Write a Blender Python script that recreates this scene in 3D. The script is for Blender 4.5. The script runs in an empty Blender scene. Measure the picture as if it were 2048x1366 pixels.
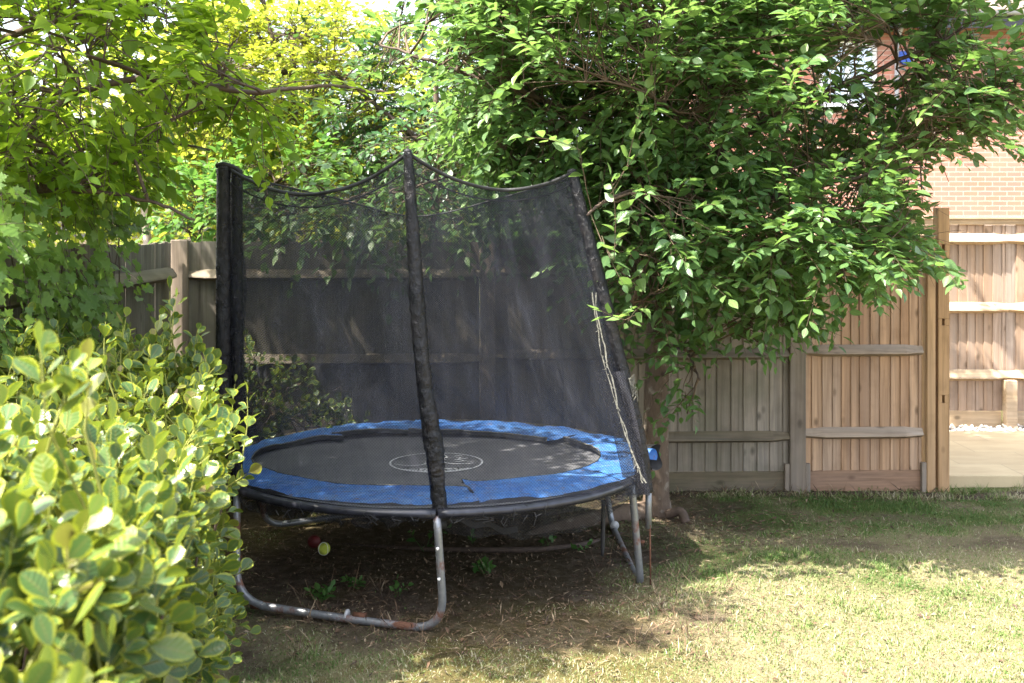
import bpy, math, random
import numpy as np
from mathutils import Vector
RNG = np.random.default_rng(11)
random.seed(5)
C = bpy.context.scene
COL = C.collection
R = math.radians
F, EYE, HOR = 2200.0, 1.8, 460.0          # photo pixels: focal length, eye height, horizon row

def P(px, py, d):
    return np.array([(px - 1024) / F * d, d, EYE + (HOR - py) / F * d])

def V(*a): return np.array(a, float)
def nrm(a):
    a = np.asarray(a, float)
    return a / np.maximum(np.linalg.norm(a, axis=-1, keepdims=True), 1e-9)

# ------------------------------------------------------------------ noise
def _hash(i, j, k, s):
    n = (i * 374761393 + j * 668265263 + k * 2147483647 + s * 1274126177) & 0xffffffff
    n = ((n ^ (n >> 13)) * 1274126177) & 0xffffffff
    return ((n ^ (n >> 16)) & 0xffff) / 65535.0
def vnoise(p, s=0):
    p = np.asarray(p, float)
    f = np.floor(p).astype(np.int64); t = p - f; t = t * t * (3 - 2 * t)
    i, j, k = f[..., 0], f[..., 1], f[..., 2]
    r = 0
    for a in (0, 1):
        for b in (0, 1):
            for c in (0, 1):
                w = (t[..., 0] if a else 1 - t[..., 0]) * (t[..., 1] if b else 1 - t[..., 1]) * (t[..., 2] if c else 1 - t[..., 2])
                r = r + w * _hash(i + a, j + b, k + c, s)
    return r
def fbm(p, s=0, o=3):
    r = 0; a = .5; p = np.asarray(p, float); tot = 0
    for q in range(o):
        r = r + a * vnoise(p * 2 ** q + 17.3 * q, s + q); tot += a; a *= .5
    return r / tot
def sstep(a, b, x):
    t = np.clip((x - a) / (b - a), 0, 1); return t * t * (3 - 2 * t)

# ------------------------------------------------------------------ mesh building
def root_loc(o):
    v = np.zeros(3)
    while o is not None:
        v = v + np.array(o.location); o = o.parent
    return v

class MB:
    def __init__(s): s.v = []; s.n = 0; s.f = []; s.uv = []; s.r = []
    def add(s, v, f, uv=None, rnd=0.5):
        v = np.asarray(v, float); m = len(v)
        s.v.append(v)
        fs = f if isinstance(f, list) and len(f) and isinstance(f[0], np.ndarray) and f[0].ndim == 2 else [np.asarray(f)]
        for a in fs:
            if len(a): s.f.append(np.asarray(a, np.int64) + s.n)
        s.uv.append(np.zeros((m, 2)) if uv is None else np.asarray(uv, float))
        s.r.append(np.broadcast_to(np.asarray(rnd, float), (m,)))
        s.n += m
    def build(s, name, mat, parent=None, smooth=False, base=None):
        v = np.concatenate(s.v); uv = np.concatenate(s.uv); r = np.concatenate(s.r)
        if parent is not None: off = root_loc(parent)
        elif base is not None: off = np.asarray(base, float)
        else:
            off = np.array([(v[:, 0].min() + v[:, 0].max()) / 2, (v[:, 1].min() + v[:, 1].max()) / 2, v[:, 2].min()])
        v = v - off
        li = np.concatenate([a.ravel() for a in s.f]).astype(np.int32)
        tot = np.concatenate([np.full(len(a), a.shape[1]) for a in s.f]).astype(np.int32)
        st = np.concatenate([[0], np.cumsum(tot)[:-1]]).astype(np.int32)
        me = bpy.data.meshes.new(name)
        me.vertices.add(len(v)); me.vertices.foreach_set('co', v.astype(np.float32).ravel())
        me.loops.add(len(li)); me.loops.foreach_set('vertex_index', li)
        me.polygons.add(len(tot)); me.polygons.foreach_set('loop_start', st); me.polygons.foreach_set('loop_total', tot)
        me.update(calc_edges=True)
        me.polygons.foreach_set('use_smooth', np.full(len(tot), bool(smooth)))
        ul = me.uv_layers.new(name='uv'); ul.data.foreach_set('uv', uv[li].astype(np.float32).ravel())
        at = me.attributes.new('rnd', 'FLOAT', 'POINT'); at.data.foreach_set('value', r.astype(np.float32))
        me.validate()
        me.materials.append(mat)
        o = bpy.data.objects.new(name, me); COL.objects.link(o)
        if parent is not None: o.parent = parent
        else: o.location = off
        return o

def empty(name, loc):
    o = bpy.data.objects.new(name, None); COL.objects.link(o); o.location = loc
    o.empty_display_size = .1
    return o
def tag(o, label=None, cat=None, group=None, kind=None):
    if label: o['label'] = label
    if cat: o['category'] = cat
    if group: o['group'] = group
    if kind: o['kind'] = kind
    return o

def _boxdata():
    V_, idx = [], {}
    for sx in (-1, 1):
        for sy in (-1, 1):
            for sz in (-1, 1):
                for ax in range(3):
                    idx[(sx, sy, sz, ax)] = len(V_); V_.append((sx, sy, sz, ax))
    q, t = [], []
    for ax in range(3):
        o1, o2 = [a for a in range(3) if a != ax]
        for s in (-1, 1):
            f = []
            for (a, b) in ((-1, -1), (1, -1), (1, 1), (-1, 1)):
                c = [0, 0, 0]; c[ax] = s; c[o1] = a; c[o2] = b
                f.append(idx[(*c, ax)])
            q.append(f)
    for ax in range(3):
        o1, o2 = [a for a in range(3) if a != ax]
        for a in (-1, 1):
            for b in (-1, 1):
                f = []
                for (s, face) in ((-1, o1), (1, o1), (1, o2), (-1, o2)):
                    c = [0, 0, 0]; c[ax] = s; c[o1] = a; c[o2] = b
                    f.append(idx[(*c, face)])
                q.append(f)
    for sx in (-1, 1):
        for sy in (-1, 1):
            for sz in (-1, 1): t.append([idx[(sx, sy, sz, k)] for k in range(3)])
    S = np.array(V_, float)
    def fix(fs):
        out = []
        for f in fs:
            p = []
            for i in f:
                c = S[i, :3] * .9; c[int(S[i, 3])] = S[i, int(S[i, 3])]; p.append(c)
            p = np.array(p); n = np.cross(p[1] - p[0], p[2] - p[0])
            out.append(f if n @ p.mean(0) > 0 else f[::-1])
        return np.array(out)
    return S, fix(q), fix(t)
BS, BQ, BT = _boxdata()
def box(mb, lo, hi, bev=.004, rnd=None, ax=None, org=None):
    """bevelled box; ax = 3x3 rows of local axes, org = local origin"""
    lo = np.asarray(lo, float); hi = np.asarray(hi, float)
    c = (lo + hi) / 2; h = (hi - lo) / 2; b = min(bev, h.min() * .45)
    v = BS[:, :3] * (h - b)
    k = BS[:, 3].astype(int); rows = np.arange(len(v)); v[rows, k] = BS[rows, k] * h[k]
    v = v + c
    if ax is not None: v = v @ np.asarray(ax, float)
    if org is not None: v = v + np.asarray(org, float)
    mb.add(v, [BQ, BT], rnd=RNG.random() if rnd is None else rnd)

def tube(mb, pts, rad, ns=8, rnd=.5, cap=True, ripple=None):
    pts = np.asarray(pts, float); n = len(pts)
    rad = np.broadcast_to(np.asarray(rad, float), (n,))
    t = np.gradient(pts, axis=0); t = nrm(t)
    ref = V(0, 0, 1) if abs(t[0, 2]) < .9 else V(1, 0, 0)
    u = nrm(np.cross(t[0], ref)); us = [u]
    for i in range(1, n):
        u = us[-1] - t[i] * (us[-1] @ t[i]); us.append(nrm(u))
    us = np.array(us); w = np.cross(t, us)
    a = np.arange(ns) / ns * 2 * np.pi
    rr = rad[:, None] * np.ones(ns)
    if ripple is not None: rr = rr * ripple(np.arange(n)[:, None] * np.ones(ns), a[None] * np.ones((n, 1)))
    v = pts[:, None] + rr[..., None] * (np.cos(a)[None, :, None] * us[:, None] + np.sin(a)[None, :, None] * w[:, None])
    v = v.reshape(-1, 3)
    i = np.arange(n - 1)[:, None] * ns; j = np.arange(ns)[None]
    j2 = (j + 1) % ns
    q = np.stack([i + j, i + j2, i + ns + j2, i + ns + j], -1).reshape(-1, 4)
    L = np.concatenate([[0], np.cumsum(np.linalg.norm(np.diff(pts, axis=0), axis=1))])
    uv = np.stack([np.tile(np.arange(ns) / ns, n), np.repeat(L, ns)], -1)
    fs = [q]
    if cap: fs += [np.arange(ns)[None, ::-1], (np.arange(ns) + (n - 1) * ns)[None]]
    mb.add(v, fs, uv, rnd)

def spline(pts, n=40):
    """Catmull-Rom through pts"""
    p = np.asarray(pts, float); m = len(p)
    p = np.concatenate([[2 * p[0] - p[1]], p, [2 * p[-1] - p[-2]]])
    out = []
    for x in np.linspace(0, m - 1, n):
        i = min(int(x), m - 2); t = x - i; a, b, c, d = p[i:i + 4]
        out.append(.5 * (2 * b + (c - a) * t + (2 * a - 5 * b + 4 * c - d) * t * t + (3 * b - a - 3 * c + d) * t ** 3))
    return np.array(out)

def sheet(mb, pts, uvscale=1., rnd=.5, closed=False):
    pts = np.asarray(pts, float); a, b = pts.shape[:2]
    idx = np.arange(a * b).reshape(a, b)
    q = np.stack([idx[:-1, :-1], idx[1:, :-1], idx[1:, 1:], idx[:-1, 1:]], -1).reshape(-1, 4)
    if closed:
        q = np.concatenate([q, np.stack([idx[-1, :-1], idx[0, :-1], idx[0, 1:], idx[-1, 1:]], -1)])
    uu, vv = np.meshgrid(np.linspace(0, 1, a), np.linspace(0, 1, b), indexing='ij')
    mb.add(pts.reshape(-1, 3), q, np.stack([uu, vv], -1).reshape(-1, 2) * uvscale, rnd)

# ------------------------------------------------------------------ materials
class N:
    def __init__(s, name):
        s.m = bpy.data.materials.new(name); s.m.use_nodes = True
        s.t = s.m.node_tree; s.t.nodes.clear()
        s.out = s.t.nodes.new('ShaderNodeOutputMaterial')
    def n(s, typ, ins=None, **kw):
        x = s.t.nodes.new('ShaderNode' + typ)
        for k, v in kw.items(): setattr(x, k, v)
        for k, v in (ins or {}).items():
            if hasattr(v, 'node') or isinstance(v, bpy.types.NodeSocket): s.t.links.new(v, x.inputs[k])
            else: x.inputs[k].default_value = v
        return x
    def math(s, op, a, b=0., clamp=False):
        return s.n('Math', {0: a, 1: b}, operation=op, use_clamp=clamp).outputs[0]
    def mix(s, f, a, b, blend='MIX'):
        x = s.n('Mix', None, data_type='RGBA', blend_type=blend)
        for k, v in ((0, f), (6, a), (7, b)):
            if isinstance(v, bpy.types.NodeSocket): s.t.links.new(v, x.inputs[k])
            else: x.inputs[k].default_value = (v if k == 0 else (*v, 1) if len(v) == 3 else v)
        return x.outputs[2]
    def ramp(s, f, stops, interp='LINEAR'):
        x = s.n('ValToRGB', {0: f}); e = x.color_ramp.elements; x.color_ramp.interpolation = interp
        while len(e) < len(stops): e.new(.5)
        for q, (p, c) in zip(e, stops):
            q.position = p; q.color = (*c, 1) if not isinstance(c, (int, float)) else (c, c, c, 1)
        return x.outputs[0]
    def obj(s): return s.n('TexCoord').outputs['Object']
    def geo(s): return s.n('NewGeometry').outputs['Position']
    def map(s, v, sc): return s.n('Mapping', {'Vector': v, 'Scale': sc}).outputs[0]
    def noise(s, v, sc, det=4., rough=.55, dist=0.):
        return s.n('TexNoise', {'Vector': v, 'Scale': sc, 'Detail': det, 'Roughness': rough, 'Distortion': dist}).outputs[0]
    def attr(s, a): return s.n('Attribute', None, attribute_name=a).outputs['Fac']
    def bump(s, h, st=.3, d=.01): return s.n('Bump', {'Height': h, 'Strength': st, 'Distance': d}).outputs[0]
    def bsdf(s, **k):
        x = s.n('BsdfPrincipled')
        for a, v in k.items():
            a = a.replace('_', ' ')
            if isinstance(v, bpy.types.NodeSocket): s.t.links.new(v, x.inputs[a])
            else: x.inputs[a].default_value = (*v, 1) if isinstance(v, tuple) and len(v) == 3 else v
        return x.outputs[0]
    def end(s, sh): s.t.links.new(sh, s.out.inputs[0]); return s.m

def leaf_mat(name, cols, tcol, trans=.4, rough=.4, spec=.5, edge=None, vein=.25, edge_th=(.55, .72)):
    m = N(name)
    uv = m.n('UVMap', None, uv_map='uv').outputs[0]
    sx = m.n('SeparateXYZ', {0: uv}); e, t = sx.outputs[0], sx.outputs[1]
    r = m.attr('rnd')
    k = len(cols)
    base = m.ramp(r, [(i / (k - 1), c) for i, c in enumerate(cols)])
    nz = m.noise(m.geo(), 55., 3.)
    base = m.mix(m.math('MULTIPLY', nz, .35), base, (cols[0][0] * .5, cols[0][1] * .55, cols[0][2] * .5))
    if edge:
        ee = m.math('ADD', e, m.math('MULTIPLY', m.math('SUBTRACT', m.noise(m.geo(), 70., 2.), .5), .55))
        mask = m.n('MapRange', {0: ee, 1: edge_th[0], 2: edge_th[1]}, interpolation_type='SMOOTHSTEP').outputs[0]
        base = m.mix(mask, base, edge)
    rib = m.n('MapRange', {0: e, 1: 0., 2: .14, 3: vein, 4: 0.}).outputs[0]
    base = m.mix(rib, base, (cols[-1][0] * 1.5, cols[-1][1] * 1.4, cols[-1][2] * 1.3))
    tc = m.mix(.55, base, tcol)
    # side veins as shallow relief
    vv = m.math('SINE', m.math('ADD', m.math('MULTIPLY', t, 48.), m.math('MULTIPLY', e, -9.)))
    bp = m.bump(vv, .18, .002)
    p = m.bsdf(Base_Color=base, Roughness=rough, Specular_IOR_Level=spec, Normal=bp)
    tr = m.n('BsdfTranslucent', {'Color': tc}).outputs[0]
    return m.end(m.n('MixShader', {0: trans, 1: p, 2: tr}).outputs[0])

def wood_mat(name, cols, axis=2, green=0., grey=.3, rough=.8):
    m = N(name)
    g = m.geo(); r = m.attr('rnd')
    off = m.n('VectorMath', {0: g, 1: m.n('CombineXYZ', {0: m.math('MULTIPLY', r, 13.), 1: m.math('MULTIPLY', r, 7.), 2: m.math('MULTIPLY', r, 29.)}).outputs[0]}, operation='ADD').outputs[0]
    sc = [42., 42., 42.]; sc[axis] = 1.6
    gr = m.noise(m.map(off, sc), 1., 5., .6, .6)
    sc2 = [9., 9., 9.]; sc2[axis] = .7
    gr2 = m.noise(m.map(off, sc2), 1., 3.)
    base = m.ramp(r, [(i / (len(cols) - 1), c) for i, c in enumerate(cols)])
    d = tuple(c * .5 for c in cols[0])
    base = m.mix(m.ramp(gr, [(.38, 0.), (.72, .75)]), base, d)
    w = tuple(.8 * (.5 * c + .5 * np.mean(cols[-1])) + .06 for c in cols[-1])
    base = m.mix(m.ramp(gr2, [(.4, 0.), (.75, grey)]), base, w)
    sc3 = [7., 7., 7.]; sc3[axis] = 4.
    vo = m.n('TexVoronoi', {'Vector': m.map(off, sc3), 'Scale': 1.}, feature='F1')
    kn = m.ramp(vo.outputs['Distance'], [(.06, 1.), (.17, 0.)])
    base = m.mix(m.math('MULTIPLY', kn, .75), base, tuple(c * .3 for c in cols[0]))
    if green:
        z = m.n('SeparateXYZ', {0: g}).outputs[2]
        gm = m.math('MULTIPLY', m.ramp(m.noise(g, 3.2, 4.), [(.42, 0.), (.68, 1.)]), green)
        base = m.mix(gm, base, (.075, .085, .045))
    st = m.math('MULTIPLY', m.ramp(m.noise(m.map(off, [5, 5, 5]), 1., 4.), [(.5, 0.), (.75, .45)]), 1.)
    base = m.mix(st, base, tuple(c * .45 for c in cols[0]))
    p = m.bsdf(Base_Color=base, Roughness=rough, Specular_IOR_Level=.25, Normal=m.bump(gr, .5, .004))
    return m.end(p)

def plain(name, col, rough=.6, metal=0., var=.2, vs=12., bump=.0, bs=60., spec=.5):
    m = N(name); g = m.geo()
    nz = m.noise(g, vs, 5.)
    b = m.mix(m.ramp(nz, [(.3, 0.), (.75, 1.)]), tuple(c * (1 - var) for c in col), tuple(min(1, c * (1 + var)) for c in col))
    k = dict(Base_Color=b, Roughness=rough, Metallic=metal, Specular_IOR_Level=spec)
    if bump: k['Normal'] = m.bump(m.noise(g, bs, 4.), bump, .006)
    return m.end(m.bsdf(**k))

M = {}
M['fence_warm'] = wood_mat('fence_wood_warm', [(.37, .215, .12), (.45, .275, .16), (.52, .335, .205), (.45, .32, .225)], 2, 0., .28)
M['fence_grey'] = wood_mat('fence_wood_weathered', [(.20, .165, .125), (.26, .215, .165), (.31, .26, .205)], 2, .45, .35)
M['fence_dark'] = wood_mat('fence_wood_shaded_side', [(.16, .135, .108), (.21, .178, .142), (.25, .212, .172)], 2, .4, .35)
M['fence_new'] = wood_mat('fence_wood_new', [(.36, .24, .155), (.42, .29, .20), (.46, .33, .245), (.40, .31, .25)], 2, 0., .5)
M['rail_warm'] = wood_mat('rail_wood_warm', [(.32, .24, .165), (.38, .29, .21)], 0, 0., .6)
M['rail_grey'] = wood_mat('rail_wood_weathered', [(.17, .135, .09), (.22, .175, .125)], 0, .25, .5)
M['rail_side'] = wood_mat('rail_wood_side', [(.17, .135, .09), (.22, .175, .125)], 1, .3, .5)
M['rail_new'] = wood_mat('rail_wood_new', [(.46, .33, .2), (.54, .4, .26)], 0, 0., .4)
M['post_gold'] = wood_mat('post_wood_gold', [(.42, .25, .12), (.49, .31, .16)], 2, 0., .2)
M['post_grey'] = wood_mat('post_wood_grey', [(.23, .18, .135), (.28, .22, .165)], 2, .2, .5)
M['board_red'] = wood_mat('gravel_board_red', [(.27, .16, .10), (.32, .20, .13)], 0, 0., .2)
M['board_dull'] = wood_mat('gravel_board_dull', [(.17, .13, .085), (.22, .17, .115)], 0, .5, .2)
M['dark'] = plain('dark_slot', (.01, .009, .008), .9)

# ------------------------------------------------------------------ world, sun, camera
w = bpy.data.worlds.new('World'); C.world = w; w.use_nodes = True
nt = w.node_tree
sky = nt.nodes.new('ShaderNodeTexSky'); sky.sky_type = 'NISHITA'; sky.sun_disc = False
SUN_EL = 58.
tosun = nrm(V(-.90, -.42, 0)) * math.cos(R(SUN_EL)) + V(0, 0, math.sin(R(SUN_EL)))
sky.sun_elevation = R(SUN_EL); sky.sun_rotation = math.atan2(tosun[0], tosun[1])
sky.air_density = 1.0; sky.dust_density = 4.0; sky.ozone_density = 1.0
bg = nt.nodes['Background']; bg.inputs[1].default_value = .15
hs_ = nt.nodes.new('ShaderNodeHueSaturation'); hs_.inputs['Saturation'].default_value = .55   # thin white summer haze
nt.links.new(sky.outputs[0], hs_.inputs['Color']); nt.links.new(hs_.outputs[0], bg.inputs[0])
sl = bpy.data.lights.new('sun', 'SUN'); sl.energy = 4.1; sl.angle = R(.55); sl.color = (1, .94, .84)
so = bpy.data.objects.new('sun', sl); COL.objects.link(so)
so.rotation_euler = Vector(tosun).to_track_quat('Z', 'Y').to_euler(); so.location = (-6, -4, 12)
cd = bpy.data.cameras.new('camera'); co = bpy.data.objects.new('camera', cd); COL.objects.link(co)
co.location = (0, 0, EYE); co.rotation_euler = (R(90), 0, 0)
cd.sensor_width = 36; cd.lens = F / 2048 * 36; cd.shift_y = -(683 - HOR) / 2048
cd.clip_start = .05; cd.clip_end = 400
cd.dof.use_dof = True; cd.dof.focus_distance = 5.6; cd.dof.aperture_fstop = 4.0
C.camera = co
C.view_settings.view_transform = 'Standard'; C.view_settings.look = 'None'
C.view_settings.exposure = 2.5; C.view_settings.gamma = 1
C.render.engine = 'CYCLES'
cy = C.cycles
cy.max_bounces = 8; cy.diffuse_bounces = 6; cy.glossy_bounces = 2; cy.transmission_bounces = 5; cy.transparent_max_bounces = 12
cy.use_adaptive_sampling = False
cy.caustics_reflective = False; cy.caustics_refractive = False
cy.sample_clamp_indirect = 3.
try:
    cy.use_denoising = True; cy.denoising_prefilter = 'NONE'; cy.denoiser = 'OPENIMAGEDENOISE'; cy.denoising_input_passes = 'RGB_ALBEDO_NORMAL'
except Exception: pass

# ------------------------------------------------------------------ ground fields
TC = V(-.41, 5.98)                                     # trampoline centre
TREE = P(1312, 1030, 6.95)[:2]
def fields(x, y):
    p = np.stack([x, y, np.zeros_like(x)], -1)
    n1 = fbm(p * 1.3, 3, 4); n2 = fbm(p * 3.5, 9, 3); n3 = fbm(p * .8, 21, 2)
    dt = np.hypot((x - TC[0] + .05) / 1.18, (y - TC[1] - .05) / 1.0)
    bare = sstep(1.35, .75, dt + (n2 - .5) * .7)
    bare = np.maximum(bare, .8 * sstep(.75, .35, np.hypot((x + .02) / 1.7, (y - 5.0) / .5) + (n2 - .5) * .8))
    bare = np.maximum(bare, .85 * sstep(1.0, .3, np.hypot((x - TREE[0]) / 1.1, y - TREE[1]) + (n2 - .5) * .9))
    bare = np.maximum(bare, sstep(-1.0, -1.5, x + (n2 - .5)))
    bare = np.maximum(bare, .75 * sstep(.58, .72, n2 * .6 + n1 * .4 + .0))
    bare = np.maximum(bare, .45 * sstep(.50, .62, n2 * .55 + n1 * .45) * sstep(5.9, 6.3, y))
    bare = np.maximum(bare, sstep(.16, .05, np.abs(y - 7.52 - (n2 - .5) * .25)))
    dry = sstep(.36, .62, n1 * .7 + n2 * .3 + .16 * sstep(6.1, 5.3, y) - .08 * sstep(6.2, 6.9, y) * sstep(.9, 1.6, x))
    moss = sstep(.45, .62, n3 * .5 + n2 * .5 + .07) * sstep(.9, .1, x - .3 * (5.5 - y))
    return np.clip(bare, 0, 1), dry, moss
def gz(x, y):
    p = np.stack([x, y, np.zeros_like(x)], -1)
    h = (fbm(p * 1.1, 41, 2) - .5) * .05 + (fbm(p * 9., 43, 2) - .5) * .016
    k = sstep(12, 8, np.abs(y)) * sstep(9, 5, np.abs(x))
    return h * k

xs = np.unique(np.round(np.concatenate([np.linspace(-140, -10, 14), np.linspace(-10, -2.6, 16), np.arange(-2.6, 4.3, .028), np.linspace(4.3, 10, 14), np.linspace(10, 140, 14)]), 4))
ys = np.unique(np.round(np.concatenate([np.linspace(-60, -5, 8), np.linspace(-5, 3.3, 18), np.arange(3.3, 7.9, .028), np.linspace(7.9, 14, 14), np.linspace(14, 260, 16)]), 4))
gx, gy = np.meshgrid(xs, ys, indexing='ij')
gpts = np.stack([gx, gy, gz(gx, gy)], -1)
m = N('ground_soil'); g = m.geo()
ab, ad, am = m.attr('bare'), m.attr('dry'), m.attr('moss')
nf = m.noise(g, 90., 6., .7); nm = m.noise(g, 14., 5.)
soil = m.mix(nf, (.03, .020, .015), (.115, .08, .06))
soil = m.mix(m.ramp(nm, [(.45, 0.), (.7, .7)]), soil, (.20, .155, .12))
green = m.mix(nf, (.055, .085, .022), (.15, .17, .05))
dryc = m.mix(nf, (.20, .165, .085), (.36, .31, .19))
mossc = m.mix(nf, (.07, .065, .014), (.16, .13, .03))
b = m.mix(ad, green, dryc); b = m.mix(m.math('MULTIPLY', am, .8), b, mossc)
b = m.mix(m.math('MULTIPLY', ab, .92, True), b, m.mix(m.math('MULTIPLY', am, .22), soil, mossc))
M['ground'] = m.end(m.bsdf(Base_Color=b, Roughness=.95, Specular_IOR_Level=.1, Normal=m.bump(m.math('ADD', nf, m.noise(g, 28., 4.)), 1., .03)))
mb = MB(); sheet(mb, gpts)
go = mb.build('ground', M['ground'], None, True, base=(0, 0, 0))
tag(go, 'worn garden lawn ground with bare soil under the trampoline', 'ground', kind='structure')
fb, fd, fm = fields(gx.ravel(), gy.ravel())
for nme, val in (('bare', fb), ('dry', fd), ('moss', fm)):
    a = go.data.attributes.new(nme, 'FLOAT', 'POINT'); a.data.foreach_set('value', val.astype(np.float32))

# grass blades
m = N('grass_blades'); r = m.attr('rnd')
col = m.ramp(r, [(0., (.06, .12, .025)), (.25, (.10, .175, .04)), (.45, (.165, .22, .065)), (.6, (.24, .25, .105)), (.8, (.34, .30, .18)), (1., (.48, .44, .31))])
M['grass'] = m.end(m.n('MixShader', {0: .3, 1: m.bsdf(Base_Color=col, Roughness=.55, Specular_IOR_Level=.3), 2: m.n('BsdfTranslucent', {'Color': col}).outputs[0]}).outputs[0])
def blades(n, x0, x1, y0, y1, seed, lo, hi, lean=.6, wid=.0028, drybias=0., keep=None):
    rg = np.random.default_rng(seed)
    x = rg.uniform(x0, x1, n); y = rg.uniform(y0, y1, n)
    ba, dr, mo = fields(x, y)
    kp = rg.random(n) > ba * .93 + .25 * mo
    kp &= (np.abs(x) < .4655 * y + .6)
    if keep is not None: kp &= keep(x, y)
    x, y, dr, mo, ba = x[kp], y[kp], dr[kp], mo[kp], ba[kp]; n = len(x)
    L = rg.uniform(lo, hi, n) * (.55 + 1.2 * fbm(np.stack([x * 7, y * 7, x * 0], -1), 5, 3) ** 1.5) * (1 - .4 * ba)
    a = rg.uniform(0, 2 * np.pi, n); ln = rg.uniform(.15, 1, n) * lean
    d = np.stack([np.cos(a) * ln, np.sin(a) * ln, np.ones(n)], -1); d = nrm(d)
    b2 = a + np.pi / 2 + rg.normal(0, .5, n)
    s = np.stack([np.cos(b2), np.sin(b2), np.zeros(n)], -1) * (wid * rg.uniform(.6, 1.3, n))[:, None]
    p = np.stack([x, y, gz(x, y) - .004], -1)
    mid = p + d * (L * .55)[:, None]
    tip = p + d * L[:, None] + np.stack([np.cos(a), np.sin(a), -.6 * np.ones(n)], -1) * (L * .35 * ln)[:, None]
    v = np.stack([p - s, p + s, mid + s * .8, mid - s * .8, tip], 1).reshape(-1, 3)
    i = np.arange(n)[:, None] * 5
    q = i + np.array([[0, 1, 2, 3]]); t = i + np.array([[3, 2, 4]])
    c = np.clip(.02 + .48 * dr + rg.normal(0, .19, n) + drybias + .12 * mo, 0, 1)
    return v, [q, t], np.repeat(c, 5)
mb = MB()
rg = np.random.default_rng(99)
for k in range(90):                                            # longer clumps
    tx, ty = rg.uniform(-.2, 3.6), rg.uniform(4.3, 7.3)
    v, f, c = blades(int(rg.uniform(60, 220)), tx - .09, tx + .09, ty - .07, ty + .07, 900 + k, .015, .038, .9, .0024, rg.uniform(-.2, .15))
    if len(v): mb.add(v, f, None, c)
for args in ((300000, -2.0, 4.6, 3.7, 7.55, 1, .009, .022, 1.0, .0022), (16000, -2.0, 4.6, 3.7, 7.55, 2, .022, .042, .9, .0022)):
    v, f, c = blades(*args); mb.add(v, f, None, c)
v, f, c = blades(26000, -2.0, 4.6, 3.7, 7.55, 3, .015, .045, 1.8, .0016, .45); mb.add(v, f, None, c)
# ragged dead grass along the fence foot
v, f, c = blades(16000, -1.2, 4.4, 7.38, 7.66, 4, .03, .09, 1.2, .0025, .35)
mb.add(v, f, None, np.clip(c + .1, 0, 1))
tag(mb.build('grass', M['grass'], base=(0, 0, 0)), 'short patchy green and straw coloured lawn grass', 'grass', kind='stuff')

# straw stalks, dead tufts, twigs and fallen bits
def litter(mb, n, cx, cy, rx, ry, seed, lmin, lmax, z=None, wid=.004, flat=.15):
    rg = np.random.default_rng(seed)
    x = cx + rx * rg.normal(0, .5, n); y = cy + ry * rg.normal(0, .5, n)
    zz = gz(x, y) + .006 if z is None else np.full(n, z)
    a = rg.uniform(0, 2 * np.pi, n); L = rg.uniform(lmin, lmax, n)
    d = np.stack([np.cos(a), np.sin(a), np.abs(rg.normal(0, flat, n))], -1)
    s = np.stack([-np.sin(a), np.cos(a), rg.normal(0, .3, n)], -1) * (wid * rg.uniform(.5, 1.4, n))[:, None]
    p = np.stack([x, y, zz], -1); e = p + d * L[:, None]; mid = (p + e) / 2 + V(0, 0, .004)
    v = np.stack([p, mid + s, e, mid - s], 1).reshape(-1, 3)
    mb.add(v, np.arange(n)[:, None] * 4 + np.array([[0, 1, 2, 3]]), None, np.repeat(rg.random(n), 4))
m = N('leaf_litter')
col = m.ramp(m.attr('rnd'), [(0., (.03, .018, .012)), (.4, (.10, .055, .028)), (.8, (.17, .11, .06)), (1., (.33, .25, .16))])
M['litter'] = m.end(m.bsdf(Base_Color=col, Roughness=.8))
mb = MB()
litter(mb, 1700, -.3, 5.9, 2.2, 1.8, 31, .02, .06)
litter(mb, 900, -.1, 5.0, 1.6, .5, 32, .03, .09, None, .0022, .35)
litter(mb, 900, 1.0, 6.7, 1.3, .7, 33, .02, .07)
litter(mb, 500, 1.8, 7.45, 2.6, .2, 34, .03, .10, None, .003, .5)
litter(mb, 200, 1.5, 5.2, 2.4, 1.2, 35, .02, .04, None, .008)
litter(mb, 5200, -.4, 5.85, 1.9, 1.5, 36, .006, .018, None, .004, .5)
litter(mb, 300, -.4, 6.0, 1.8, 1.4, 37, .02, .042, None, .008, .4)
rg = np.random.default_rng(77)
for k in range(60):                                           # dead straw tufts
    tx, ty = rg.uniform(-1.1, 1.2), rg.uniform(4.6, 5.7)
    litter(mb, 14, tx, ty, .03, .03, 200 + k, .04, .10, None, .0018, .8)
tag(mb.build('leaf_litter', M['litter'], base=(0, 0, 0)), 'brown fallen leaves, twigs and dead straw scattered on soil', 'leaf litter', kind='stuff')

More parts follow.
